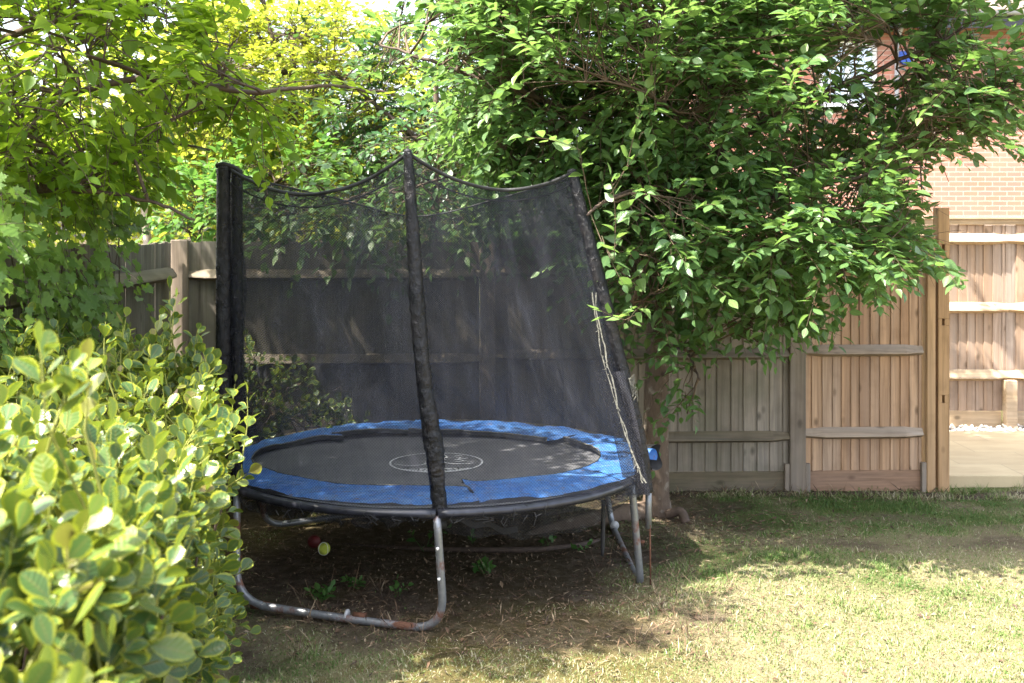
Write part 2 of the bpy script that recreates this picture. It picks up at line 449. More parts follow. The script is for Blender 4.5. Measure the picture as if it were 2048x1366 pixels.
# ------------------------------------------------------------------ fences
def fence_axes(a, b):
    a, b = np.asarray(a, float), np.asarray(b, float)
    d = nrm(np.append(b - a, 0)); up = V(0, 0, 1); n = np.cross(d, up)      # n points to the camera side when d runs to the right
    return np.array([d, n, up])
def board_panel(mb, ax, org, u0, u1, z0, z1, w_, seed, lean=0.):
    rg = np.random.default_rng(seed); u = u0
    while u < u1 - .01:
        ww = min(w_ * rg.uniform(.9, 1.12), u1 - u)
        zt = z1 + rg.normal(0, .006)
        # feather-edged: thick edge overlaps the thin edge of the next board
        t0, t1 = .006, .02
        v = []
        for z in (z0, zt):
            v += [[u - .012, -.004, z], [u - .012, t1 - .002, z], [u + ww, t0, z], [u + ww, -.004, z]]
        v = np.array(v); v[:, 1] += rg.normal(0, .0012)
        v[:, 0] += (v[:, 2] - z0) * rg.normal(0, .002)
        f = np.array([[0, 3, 2, 1], [4, 5, 6, 7], [0, 1, 5, 4], [1, 2, 6, 5], [2, 3, 7, 6], [3, 0, 4, 7]])[:, ::-1]
        mb.add(v @ ax + org, f, None, np.clip(rg.normal(.5, .34), 0, 1))
        u += ww
def arris(mb, ax, org, u0, u1, z, h=.085, dep=.062, rnd=None):
    """triangular rail, tapered to a tenon at both ends"""
    n0 = .019
    us = [u0, u0 + .05, u0 + .13, u1 - .13, u1 - .05, u1]
    k = [.45, .6, 1, 1, .6, .45]
    v = []
    for u, s in zip(us, k):
        hh = h * (.55 + .45 * s)
        v += [[u, n0, z - hh * .5], [u, n0 + dep * s, z - hh * .22], [u, n0 + dep * s * .92, z - hh * .1], [u, n0, z + hh * .5]]
    f = []
    for i in range(5):
        for j in range(4): f.append([i * 4 + j, i * 4 + (j + 1) % 4, i * 4 + 4 + (j + 1) % 4, i * 4 + 4 + j])
    f = np.array(f)[:, ::-1]
    mb.add(np.array(v) @ ax + org, [f, np.array([[0, 1, 2, 3]]), np.array([[20, 23, 22, 21]])], None, RNG.random() if rnd is None else rnd)

# back fence, parallel to the picture
A2 = P(362, 0, 7.45)[:2]; B2 = P(1857, 0, 7.66)[:2]
ax = fence_axes(A2, B2); org = np.array([*A2, 0.])
LEN = np.linalg.norm(B2 - A2)
def upx(px):                                                   # photo column -> distance along the fence
    t = (px - 1024) / F
    return (t * A2[1] - A2[0]) / ((B2 - A2)[0] / LEN - t * (B2 - A2)[1] / LEN)
bf = empty('garden_fence', (*((A2 + B2) / 2), 0))
tag(bf, 'brown featheredge fence behind trampoline and tree with three arris rails', 'fence', 'featheredge garden fences')
posts = [0, upx(975), upx(1592), LEN]
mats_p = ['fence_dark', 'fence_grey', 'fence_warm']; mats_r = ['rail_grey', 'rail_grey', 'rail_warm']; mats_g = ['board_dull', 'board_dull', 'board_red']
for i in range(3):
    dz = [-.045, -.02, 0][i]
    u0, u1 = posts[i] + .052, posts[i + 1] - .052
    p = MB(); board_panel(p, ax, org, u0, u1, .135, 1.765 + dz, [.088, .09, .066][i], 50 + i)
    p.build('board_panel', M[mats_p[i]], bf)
    for z in (.395, .965, 1.54):
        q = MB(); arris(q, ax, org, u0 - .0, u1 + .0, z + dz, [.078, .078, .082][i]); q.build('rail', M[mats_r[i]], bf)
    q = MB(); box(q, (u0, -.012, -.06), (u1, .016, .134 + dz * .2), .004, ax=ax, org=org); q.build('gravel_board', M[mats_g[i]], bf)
for i, u in enumerate(posts):
    zt = [1.735, 1.76, 1.80, 1.765][i]
    hw = [.058, .052, .056, .03][i]
    q = MB(); box(q, (u - hw, -.055, -.1), (u + hw, .05, zt), .006, ax=ax, org=org)
    if i == 0: pass
    q.build('post', M[['post_grey', 'post_grey', 'post_grey', 'post_gold'][i]], bf)
for u in (posts[2] - .075, posts[2] + .07, LEN - .05):         # cleats holding the gravel boards
    q = MB(); box(q, (u - .016, .0165, -.02), (u + .016, .05, .19), .003, ax=ax, org=org); q.build('cleat', M['post_grey'], bf)

# mortised gate post beside the fence end
gp = P(1879, 0, 7.7)
mb = MB()
xl, xr, yf, yb = gp[0] - .039, gp[0] + .039, 7.62, 7.72
sl_z = [(.60, .655), (1.14, 1.185), (1.655, 1.70)]
zc = -.1
for (a, b) in sl_z + [(1.955, 1.955)]:
    box(mb, (xl, yf, zc), (xr, yb, a), .003, .4)
    if b < 1.9:
        box(mb, (xl, yf, a + .0005), (xl + .026, yb, b - .0005), .001, .4); box(mb, (xl + .044, yf, a + .0005), (xr, yb, b - .0005), .001, .4)
        box(mb, (xl + .0262, yf + .04, a + .0005), (xl + .0438, yb - .002, b - .0005), .001, .0)
    zc = b
g_ = mb.build('gate_post', M['post_gold'], base=(gp[0], 7.67, 0))
tag(g_, 'tall golden wooden post with three mortise slots at the patio edge', 'post')

# side fence on the left running to the camera
A3 = P(344, 0, 7.42)[:2]; B3 = V(-2.02, 2.2)
ax3 = fence_axes(A3, B3)
if ax3[1][0] < 0: ax3[1] *= -1
org3 = np.array([*A3, 0.])
L3 = np.linalg.norm(B3 - A3)
sf = empty('garden_fence', (*((A3 + B3) / 2), 0))
tag(sf, 'weathered slatted fence on the left half covered by ivy and shrub', 'fence', 'featheredge garden fences')
ups = [.0, 1.85, 3.7, L3]
for i in range(3):
    u0, u1 = ups[i] + .055, ups[i + 1] - .055
    p = MB(); rg = np.random.default_rng(90 + i); u = u0
    while u < u1:                                             # shrunken boards with daylight between some
        ww = .082 * rg.uniform(.85, 1.1)
        gap = .004 if rg.random() < .6 else rg.uniform(.006, .016)
        box(p, (u, -.008 + rg.normal(0, .001), .12), (min(u + ww - gap, u1), .008 + rg.normal(0, .001), 1.715 + rg.normal(0, .005)), .002, rg.random(), ax=ax3, org=org3)
        u += ww
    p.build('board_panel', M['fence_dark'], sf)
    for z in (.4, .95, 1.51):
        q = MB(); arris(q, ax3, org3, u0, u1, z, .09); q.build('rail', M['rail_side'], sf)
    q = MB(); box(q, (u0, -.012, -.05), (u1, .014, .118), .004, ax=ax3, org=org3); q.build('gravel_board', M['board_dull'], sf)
for u in ups[1:]:
    q = MB(); box(q, (u - .05, -.05, -.1), (u + .05, .045, 1.73), .006, ax=ax3, org=org3); q.build('post', M['post_grey'], sf)

# sunlit fence beyond the gate opening
A4 = V(2.5, 9.86); B4 = V(7.6, 9.74)
ax4 = fence_axes(A4, B4); org4 = np.array([*A4, 0.]); L4 = np.linalg.norm(B4 - A4)
rf = empty('garden_fence', (*((A4 + B4) / 2), 0))
tag(rf, 'pale sunlit fence with capping rail behind the paved patio', 'fence', 'featheredge garden fences')
up4 = [0, P(2015, 0, 9.8)[0] - A4[0], L4]
for i in range(2):
    u0, u1 = up4[i] + .0, up4[i + 1]
    p = MB(); board_panel(p, ax4, org4, u0 + .002, u1 - .002, .19, 1.845, .079, 120 + i); p.build('board_panel', M['fence_new'], rf)
    for z in (.508, 1.108, 1.72):
        q = MB(); arris(q, ax4, org4, u0, u1, z, .10, .075); q.build('rail', M['rail_new'], rf)
    q = MB(); box(q, (u0 + .052, -.012, .045), (u1 - .052, .022, .1885), .004, ax=ax4, org=org4); q.build('gravel_board', M['rail_new'], rf)
q = MB(); box(q, (0, -.02, 1.846), (L4, .03, 1.895), .003, ax=ax4, org=org4); box(q, (0, -.035, 1.8955), (L4, .05, 1.918), .003, ax=ax4, org=org4); q.build('capping_rail', M['rail_new'], rf)
q = MB(); box(q, (up4[1] - .05, .021, -.05), (up4[1] + .05, .115, .47), .006, ax=ax4, org=org4); q.build('repair_spur', M['rail_new'], rf)
q = MB(); box(q, (0, -.03, -.1), (L4, .006, .0445), .004, ax=ax4, org=org4); q.build('concrete_base', plain('concrete', (.35, .32, .29), .9, 0, .25, 20, .3), rf)

# patio and gravel
m = N('patio_stone'); g = m.geo()
br = m.n('TexBrick', {'Vector': g, 'Color1': (.50, .40, .25, 1), 'Color2': (.44, .35, .22, 1), 'Mortar': (.38, .31, .20, 1), 'Scale': 1., 'Mortar Size': .006, 'Brick Width': .6, 'Row Height': .45, 'Mortar Smooth': .2})
nz = m.noise(m.map(g, (3., 9., 3.)), 1., 5., .6)
pc = m.mix(m.ramp(nz, [(.35, 0.), (.7, .45)]), br.outputs[0], (.30, .22, .13))
M['patio'] = m.end(m.bsdf(Base_Color=pc, Roughness=.8, Specular_IOR_Level=.2, Normal=m.bump(m.noise(g, 40., 4.), .3, .005)))
mb = MB(); box(mb, (2.96, 7.74, -.08), (8.5, 9.45, .075), .008)
tag(mb.build('patio', M['patio'], base=(5, 8.6, 0)), 'pale sandstone paved patio beyond the fence end', 'patio', kind='structure')
mb = MB(); rg = np.random.default_rng(8)
ico = nrm(np.array([[0, 0, 1], [.9, 0, .4], [.28, .85, .4], [-.72, .53, .4], [-.72, -.53, .4], [.28, -.85, .4], [.72, .53, -.4], [-.28, .85, -.4], [-.9, 0, -.4], [-.28, -.85, -.4], [.72, -.53, -.4], [0, 0, -1]]))
icf = np.array([[0, 1, 2], [0, 2, 3], [0, 3, 4], [0, 4, 5], [0, 5, 1], [1, 6, 2], [2, 7, 3], [3, 8, 4], [4, 9, 5], [5, 10, 1], [2, 6, 7], [3, 7, 8], [4, 8, 9], [5, 9, 10], [1, 10, 6], [6, 11, 7], [7, 11, 8], [8, 11, 9], [9, 11, 10], [10, 11, 6]])
for k in range(900):
    p = V(rg.uniform(2.9, 6.2), rg.uniform(9.45, 9.78), .02 + rg.uniform(0, .045))
    mb.add(ico * rg.uniform(.012, .03) * rg.uniform(.6, 1.3, (12, 1)) * rg.uniform(.7, 1.2, 3) + p, icf, None, rg.random())
m = N('white_gravel'); M['gravel'] = m.end(m.bsdf(Base_Color=m.ramp(m.attr('rnd'), [(0., (.35, .24, .16)), (.2, (.62, .54, .46)), (1., (.8, .78, .74))]), Roughness=.8))
tag(mb.build('gravel', M['gravel']), 'white decorative stones along the foot of the sunlit fence', 'gravel', kind='stuff')

# ------------------------------------------------------------------ house
HY = 17.0
hs = empty('brick_house', (6.5, HY + .2, 0))
tag(hs, 'red brick house with dark gutter beyond the fences', 'house')
m = N('brickwork'); g = m.geo(); s_ = m.n('SeparateXYZ', {0: g})
bv = m.n('CombineXYZ', {0: s_.outputs[0], 1: s_.outputs[2], 2: 0.}).outputs[0]
br = m.n('TexBrick', {'Vector': bv, 'Color1': (.42, .165, .115, 1), 'Color2': (.32, .165, .135, 1), 'Mortar': (.42, .36, .31, 1), 'Scale': 1., 'Mortar Size': .006, 'Brick Width': .225, 'Row Height': .075, 'Bias': -.15, 'Mortar Smooth': .15}, offset=.5)
nz = m.noise(bv, 2.2, 4.)
bc = m.mix(m.ramp(nz, [(.35, 0.), (.7, .3)]), br.outputs[0], (.48, .27, .20))
M['brick'] = m.end(m.bsdf(Base_Color=bc, Roughness=.88, Specular_IOR_Level=.2, Normal=m.bump(m.math('SUBTRACT', 1., br.outputs['Fac']), .6, .006)))
mb = MB()
wx0, wx1, wz0, wz1 = 4.75, 5.66, 3.72, 4.72
X0, X1, ZT = 2.75, 12., 4.98
for lo, hi in (((X0, HY, -.1), (wx0, HY + .3, ZT)), ((wx1, HY, -.1), (X1, HY + .3, ZT)), ((wx0, HY, -.1), (wx1, HY + .3, wz0)), ((wx0, HY, wz1), (wx1, HY + .3, ZT))):
    box(mb, lo, hi, .0005, .5)
wall = mb.build('wall', M['brick'], hs)
M['white_pvc'] = plain('white_plastic', (.8, .8, .8), .35, 0, .03)
M['dark_pvc'] = plain('dark_grey_plastic', (.035, .037, .05), .4, 0, .1)
M['grey_pvc'] = plain('grey_plastic', (.33, .34, .38), .35, 0, .1)
wf = MB(); 
for lo, hi in (((wx0, HY + .05, wz0), (wx0 + .07, HY + .12, wz1)), ((wx1 - .07, HY + .05, wz0), (wx1, HY + .12, wz1)), ((wx0 + .07, HY + .05, wz0), (wx1 - .07, HY + .12, wz0 + .08)), ((wx0 + .07, HY + .05, wz1 - .08), (wx1 - .07, HY + .12, wz1)), ((wx0 + .42, HY + .05, wz0 + .08), (wx0 + .49, HY + .12, wz1 - .08))):
    box(wf, lo, hi, .004)
wfo = wf.build('window', M['white_pvc'], hs)
q = MB(); box(q, (wx0 + .071, HY + .085, wz0 + .081), (wx1 - .071, HY + .095, wz1 - .081), .001); m = N('window_glass'); M['glass'] = m.end(m.bsdf(Base_Color=(.5, .55, .6), Roughness=.03, Metallic=.7)); q.build('pane', M['glass'], wfo)
q = MB(); box(q, (wx0 - .05, HY - .06, wz0 - .06), (wx1 + .05, HY - .001, wz0 - .002), .006); q.build('sill', M['white_pvc'], wfo)
q = MB(); box(q, (X0 - .2, HY - .32, 4.985), (X1, HY - .02, 5.01), .004); q.build('soffit', M['dark_pvc'], hs)
q = MB(); box(q, (X0 - .2, HY - .345, 4.86), (X1, HY - .322, 5.09), .004); q.build('fascia', M['dark_pvc'], hs)
q = MB(); an = np.linspace(math.pi, 2 * math.pi, 9); rows = []
for rr in (.06, .055):
    rows.append(np.array([[[x, HY - .405 + rr * math.cos(a), 5.10 + rr * math.sin(a)] for a in an] for x in np.linspace(X0 - .25, X1, 12)]))
sheet(q, rows[0]); sheet(q, rows[1][:, ::-1]); q.build('gutter', M['grey_pvc'], hs, True)
q = MB(); tube(q, [[5.93, HY - .05, 0], [5.93, HY - .05, 4.6], [5.93, HY - .08, 4.75], [5.93, HY - .36, 4.95], [5.93, HY - .4, 5.04]], .034, 10); q.build('downpipe', M['grey_pvc'], hs, True)
q = MB(); v = []
for y in (HY - .09, HY - .001):
    for a in np.linspace(0, math.pi, 9): v.append([6.07 + .12 * math.cos(a), y, 4.50 - .12 * math.sin(a) * 1.3])
v = np.array(v); f1 = np.arange(9)[None]; f2 = (np.arange(9) + 9)[None, ::-1]
sd = np.array([[i, i + 9, (i + 1) % 9 + 9, (i + 1) % 9] for i in range(9)])
q.add(v, [f1, f2, sd]); box(q, (5.96, HY - .085, 4.501), (6.18, HY - .001, 4.55), .004); q.build('alarm_box', plain('blue_alarm_plastic', (.02, .07, .36), .35, 0, .1), hs)
m = N('roof_tiles'); g = m.geo(); wv = m.n('TexWave', {'Vector': g, 'Scale': 1.6, 'Distortion': .3}, bands_direction='X').outputs[1]
M['roof'] = m.end(m.bsdf(Base_Color=m.mix(m.noise(g, 6., 4.), (.10, .075, .06), (.22, .16, .13)), Roughness=.8, Normal=m.bump(wv, .8, .03)))
q = MB(); v = np.array([[X0 - .25, HY - .42, 5.13], [X1, HY - .42, 5.13], [X1, HY + 4, 7.8], [X0 - .25, HY + 4, 7.8]]); v = np.concatenate([v, v - V(0, 0, .03)])
q.add(v, np.array([[0, 1, 2, 3], [7, 6, 5, 4], [0, 4, 5, 1], [1, 5, 6, 2], [2, 6, 7, 3], [3, 7, 4, 0]])); q.build('roof', M['roof'], hs)

#@@FOLIAGE
# ------------------------------------------------------------------ trampoline
RING, RZ = 1.12, .545
tr = empty('trampoline', (TC[0], TC[1], 0))
tag(tr, 'old round trampoline with blue padding, leaning black poles and sagging net', 'trampoline')
def on_ring(deg, r=RING, z=RZ): return V(TC[0] + r * math.cos(R(deg)), TC[1] + r * math.sin(R(deg)), z)
m = N('galvanised_steel'); g = m.geo()
rs = m.ramp(m.noise(g, 7., 5., .65), [(.53, 0.), (.63, 1.)])
bc = m.mix(m.noise(g, 60., 4.), (.17, .18, .195), (.31, .32, .34)); bc = m.mix(rs, bc, m.mix(m.noise(g, 90., 3.), (.10, .04, .022), (.21, .10, .06)))
mt = m.math('SUBTRACT', .55, m.math('MULTIPLY', rs, .5))
M['steel'] = m.end(m.bsdf(Base_Color=bc, Metallic=mt, Roughness=m.math('ADD', .42, m.math('MULTIPLY', rs, .4))))
M['rust'] = plain('rusty_iron', (.13, .055, .03), .85, .2, .45, 60.)
M['ringblk'] = plain('dark_painted_tube', (.02, .021, .03), .34, 0, .6, 14.)
m = N('crinkled_black_plastic'); g = m.geo()
nz = m.noise(m.map(g, (50., 50., 26.)), 1., 6., .7, .8)
bc = m.mix(m.ramp(m.noise(g, 9., 5.), [(.5, 0.), (.75, .6)]), (.006, .006, .008), (.03, .024, .022))
M['sleeve'] = m.end(m.bsdf(Base_Color=bc, Roughness=m.math('ADD', .16, m.math('MULTIPLY', m.noise(g, 20., 3.), .25)), Specular_IOR_Level=.32, Normal=m.bump(nz, .8, .012)))
m = N('jumping_mat_weave'); g = m.geo(); s_ = m.n('SeparateXYZ', {0: g})
wv = m.math('SINE', m.math('MULTIPLY', s_.outputs[1], 420.))
du = m.ramp(m.noise(g, 5., 6., .65), [(.35, 0.), (.75, 1.)])
bc = m.mix(du, (.085, .087, .097), (.165, .165, .172)); bc = m.mix(m.ramp(m.noise(g, 120., 2.), [(.66, 0.), (.75, .5)]), bc, (.28, .2, .13))
bc = m.mix(m.math('MULTIPLY', m.math('ADD', wv, 1.), .12), bc, (.17, .17, .18))
M['mat'] = m.end(m.bsdf(Base_Color=bc, Roughness=.6, Specular_IOR_Level=.4, Normal=m.bump(wv, .2, .002)))
m = N('blue_vinyl'); g = m.geo()
nz = m.noise(m.map(g, (9., 22., 9.)), 1., 6., .7)
bc = m.mix(m.ramp(m.noise(g, 4., 4.), [(.3, 0.), (.7, 1.)]), (.028, .13, .45), (.075, .24, .60))
bc = m.mix(m.ramp(nz, [(.48, 0.), (.70, .45)]), bc, (.26, .40, .60))
bc = m.mix(m.ramp(m.noise(m.map(g, (11., 30., 11.)), 1.7, 6., .75), [(.55, 0.), (.65, .85)]), bc, (.20, .14, .095))
M['blue'] = m.end(m.bsdf(Base_Color=bc, Roughness=.42, Specular_IOR_Level=.45, Normal=m.bump(m.noise(g, 26., 5.), .5, .02)))
M['blackcloth'] = plain('black_cloth', (.018, .018, .02), .7, 0, .5, 25., .3)
M['pale'] = plain('frayed_white_tape', (.15, .145, .12), .8, 0, .6, 90.)
M['logo'] = plain('white_print', (.62, .62, .64), .6, 0, .12, 40.)

# frame ring: six tube segments with sockets
for k in range(6):
    an = np.linspace(-146 + 60 * k + .3, -146 + 60 * (k + 1) - .3, 26)
    q = MB(); tube(q, [on_ring(a) for a in an], .0215, 12)
    q.build('frame_tube', M['ringblk'], tr, True)
# U legs
def uleg(top0, low0, low1, top1, r=.0182, bend=.17):
    a, b, c, d = [np.asarray(x, float) for x in (top0, low0, low1, top1)]
    pts = [a, a + (b - a) * .5]
    def corner(p, q_, s_):
        u = nrm(p - q_) * bend; v_ = nrm(s_ - q_) * bend
        for t in np.linspace(0, 1, 9): yield q_ + u * (1 - t) ** 2 + v_ * t ** 2
    pts += list(corner(a, b, c)) + [(b + c) / 2 + V(0, 0, -.004)] + list(corner(b, c, d)) + [(c + d) / 2, d]
    q = MB(); tube(q, spline(pts, 80), r, 12); leg = q.build('leg', M['steel'], tr, True)
    return leg
l1 = uleg(on_ring(-146) + V(0, 0, -.01), V(-1.295, 5.17, .05), V(-.30, 4.90, .012), on_ring(-86) + V(0, 0, -.01))
l2 = uleg(on_ring(-26) + V(0, 0, -.01), V(.655, 5.58, -.015), V(.60, 6.62, .03), on_ring(34) + V(0, 0, -.01), .0185, .10)
l3 = uleg(on_ring(94) + V(0, 0, -.01), V(-.42, 7.22, .03), V(-1.50, 6.55, .03), on_ring(154) + V(0, 0, -.01))
def ringat(p, d, r0, r1, par, mat, nme):
    d = nrm(d); q = MB(); tube(q, [p - d * r1, p + d * r1], r0, 14); return q.build(nme, mat, par, True)
M['collar'] = plain('grey_white_plastic', (.45, .45, .45), .5)
mid = V(-.755, 5.035, .036)
ringat(mid, V(1, -.27, -.02), .028, .004, l1, M['collar'], 'joint_collar')
ringat(mid + V(-.42, .11, .008), V(1, -.27, 0), .0193, .045, l1, M['rust'], 'rust_band')
ringat(mid + V(.06, -.016, 0), V(1, -.27, -.02), .0191, .03, l1, M['rust'], 'rust_band')
ringat(V(.606, 6.50, .055), V(.05, -1, -.12), .027, .004, l2, M['collar'], 'joint_collar')
ringat(V(.655, 5.58, .22), V(0, 0, 1), .0196, .005, l2, M['rust'], 'rust_band')
ringat(on_ring(-146) * V(1, 1, 0) + V(.03, -.10, .24), V(0, 0, 1), .0193, .006, l1, M['rust'], 'rust_band')
for z in (.40, .27):
    q = MB(); p = on_ring(-86) * V(1, 1, 0) + V((.5 - z) * .05, -.021 - (.5 - z) * .08, z); tube(q, [p, p + V(0, -.012, 0)], [.008, .005], 8); q.build('bolt', M['white_pvc'], l1, True)

# poles in crinkled sleeves
PL = [P(447, 1010, 5.42), P(447, 700, 5.42), P(447, 338, 5.42)]
PM = [P(881, 1040, 4.90), P(868, 900, 4.92), P(846, 740, 4.94), P(829, 520, 4.97), P(816, 306, 5.0)]
PR = [P(1294, 985, 5.53), P(1270, 850, 5.54), P(1243, 740, 5.55), P(1206, 590, 5.57), P(1170, 450, 5.60), P(1144, 345, 5.62)]
def sleeve(pts, rad, seed, n=260, ns=26, amp=.30):
    c = spline(pts, n); L = np.linspace(0, 1, n)
    rr = np.interp(L, np.linspace(0, 1, len(rad)), rad)
    a = np.arange(ns) / ns * 2 * np.pi
    A, B = np.meshgrid(L, a, indexing='ij')
    pz = np.stack([np.cos(B) * 1.3, np.sin(B) * 1.3, A * 34], -1)
    f = fbm(pz, seed, 3); f2 = 1 - np.abs(2 * fbm(pz * 1.7 + 5, seed + 7, 2) - 1)
    rip = 1 + amp * (f - .5) + amp * .5 * (f2 - .8)
    q = MB(); tube(q, c, rr, ns, ripple=lambda i, b: rip); return q
def pole(pts, rad, seed, amp=.3, cap=True):
    q = sleeve(pts, rad, seed, amp=amp); s_ = q.build('pole', M['sleeve'], tr, True)
    p = np.asarray(pts[-1]); d = nrm(pts[-1] - np.asarray(pts[-2])); q = MB()
    tube(q, [p - d * .002, p + d * .012, p + d * .02], [rad[-1] * .85, rad[-1] * .8, rad[-1] * .3], 14); q.build('pole_cap', M['blackcloth'], s_, True)
    return s_
pole(PL, [.034, .036, .036, .034], 3, .22)
q = sleeve([p + V(.052, .05, 0) for p in PL], [.03, .032, .032, .03], 17, amp=.15); q.build('pole', M['sleeve'], tr, True)
q = MB(); tube(q, spline([PL[-1] + V(-.035, 0, .015), PL[-1] + V(.01, -.01, .022), PL[-1] + V(.06, .02, 0), PL[-1] + V(.085, .05, -.05)], 16), .012, 8); q.build('pole_strap', M['blackcloth'], tr, True)
pole(PM, [.036, .034, .042, .040, .034, .036, .034, .031, .027, .022], 5, .36)
pole(PR, [.034, .040, .040, .038, .037, .036, .036, .034, .032, .028], 9, .2)
# lower socket tubes
q = MB(); tube(q, [P(1297, 965, 5.56), P(1297, 1056, 5.56)], .016, 12); q.build('pole_socket', M['steel'], tr, True)
ringat(P(881, 1046, 4.9), V(0, 0, 1), .030, .02, tr, M['blackcloth'], 'pole_cuff')
q = MB(); tube(q, spline([P(1207, 1000, 5.45), P(1206, 1060, 5.45), P(1205, 1112, 5.45)], 10), [.011] * 8 + [.009, .006], 8); q.build('hanging_strap', M['blackcloth'], tr, True)

# jumping mat and pad
def mat_z(x, y):
    d2 = ((x - TC[0]) / RING) ** 2 + ((y - TC[1]) / RING) ** 2
    return RZ + .012 - .022 * (1 - np.minimum(d2, 1))
q = MB(); rr = np.linspace(0.001, 1.06, 30); an = np.linspace(0, 2 * np.pi, 97)[:-1]
A, B = np.meshgrid(an, rr, indexing='ij')
x = TC[0] + B * np.cos(A); y = TC[1] + B * np.sin(A)
pz = np.stack([x * 5, y * 5, x * 0], -1)
z = mat_z(x, y) + (fbm(pz, 60, 2) - .5) * .006
sheet(q, np.stack([x, y, z], -1), closed=True); jm = q.build('jumping_mat', M['mat'], tr, True)
def disc_pts(a, r): return TC[0] + .0 + r * np.cos(a), TC[1] - .02 + r * np.sin(a)
q = MB(); an = np.linspace(0, 2 * np.pi, 121)
rows = []
for r in (.243, .254):
    x, y = disc_pts(an, r); rows.append(np.stack([x, y, mat_z(x, y) + .006], -1))
sheet(q, np.array(rows)[::-1])
# lunette at the bottom of the emblem
rows = []
for xx in np.linspace(-.195, .205, 40):
    yb = -math.sqrt(.2425 ** 2 - xx ** 2); yt = -.150 + .018 * xx / .2 - .2 * xx * xx
    yy = np.linspace(yb, max(yt, yb + .0005), 4)
    rows.append(np.stack([TC[0] + xx + 0 * yy, TC[1] - .02 + yy, mat_z(TC[0] + xx, TC[1] + yy) + .006], -1))
sheet(q, np.array(rows))
def stroke(q, pts, wd):
    pts = np.asarray(pts, float); c = spline(np.c_[pts, np.zeros(len(pts))], 36); t = nrm(np.gradient(c, axis=0)); n = np.stack([-t[:, 1], t[:, 0], 0 * t[:, 0]], -1)
    k = np.sin(np.linspace(.25, np.pi - .25, 36))[:, None] * wd / 2
    a = c + n * k; b = c - n * k
    for s_ in (a, b): s_[:, 0] += TC[0]; s_[:, 1] += TC[1] - .02; s_[:, 2] = mat_z(s_[:, 0], s_[:, 1]) + .006
    sheet(q, np.stack([b, a], 1))
stroke(q, [(-.225, -.04), (-.17, -.075), (-.10, -.075), (-.06, -.04), (-.045, .04), (-.01, .09), (.03, .10)], .014)
stroke(q, [(.02, .03), (.06, -.015), (.10, -.035), (.16, -.03), (.205, -.015)], .014)
stroke(q, [(.03, .20), (.05, .14), (.03, .10), (.05, .06)], .012)
for pts in ([(.085, .155), (.11, .175), (.14, .16)], [(.10, .14), (.125, .12), (.12, .08), (.145, .05)], [(.12, .115), (.15, .10), (.165, .12)], [(.09, .06), (.12, .075), (.15, .03)], [(.10, .02), (.13, .03), (.16, .05)]): stroke(q, pts, .013)
lg = q.build('emblem', M['logo'], jm)
cu = bpy.data.curves.new('lettering', 'FONT'); cu.body = 'KAHUNA'; cu.size = .074; cu.align_x = 'CENTER'; cu.space_character = 1.08; cu.extrude = 0
tmp = bpy.data.objects.new('tmp_text', cu); COL.objects.link(tmp)
me = bpy.data.meshes.new_from_object(tmp.evaluated_get(bpy.context.evaluated_depsgraph_get()))
bpy.data.objects.remove(tmp)
tv = np.zeros(len(me.vertices) * 3); me.vertices.foreach_get('co', tv); tv = tv.reshape(-1, 3)
lx = tv[:, 0] * 1.18; yy = tv[:, 1]
ph = lx / .235                                                  # letters follow the curve of the emblem's edge
bx = np.sin(ph) * (.235 - yy * .9); by = -np.cos(ph) * (.235 - yy * .9)
tv = np.stack([TC[0] + bx, TC[1] - .02 + by, 0 * bx], -1); tv[:, 2] = mat_z(tv[:, 0], tv[:, 1]) + .0095
tv -= root_loc(tr)
me.vertices.foreach_set('co', tv.ravel()); me.update(); me.materials.append(M['blackcloth'])
lo = bpy.data.objects.new('lettering', me); COL.objects.link(lo); lo.parent = jm
if lo.parent is jm: pass
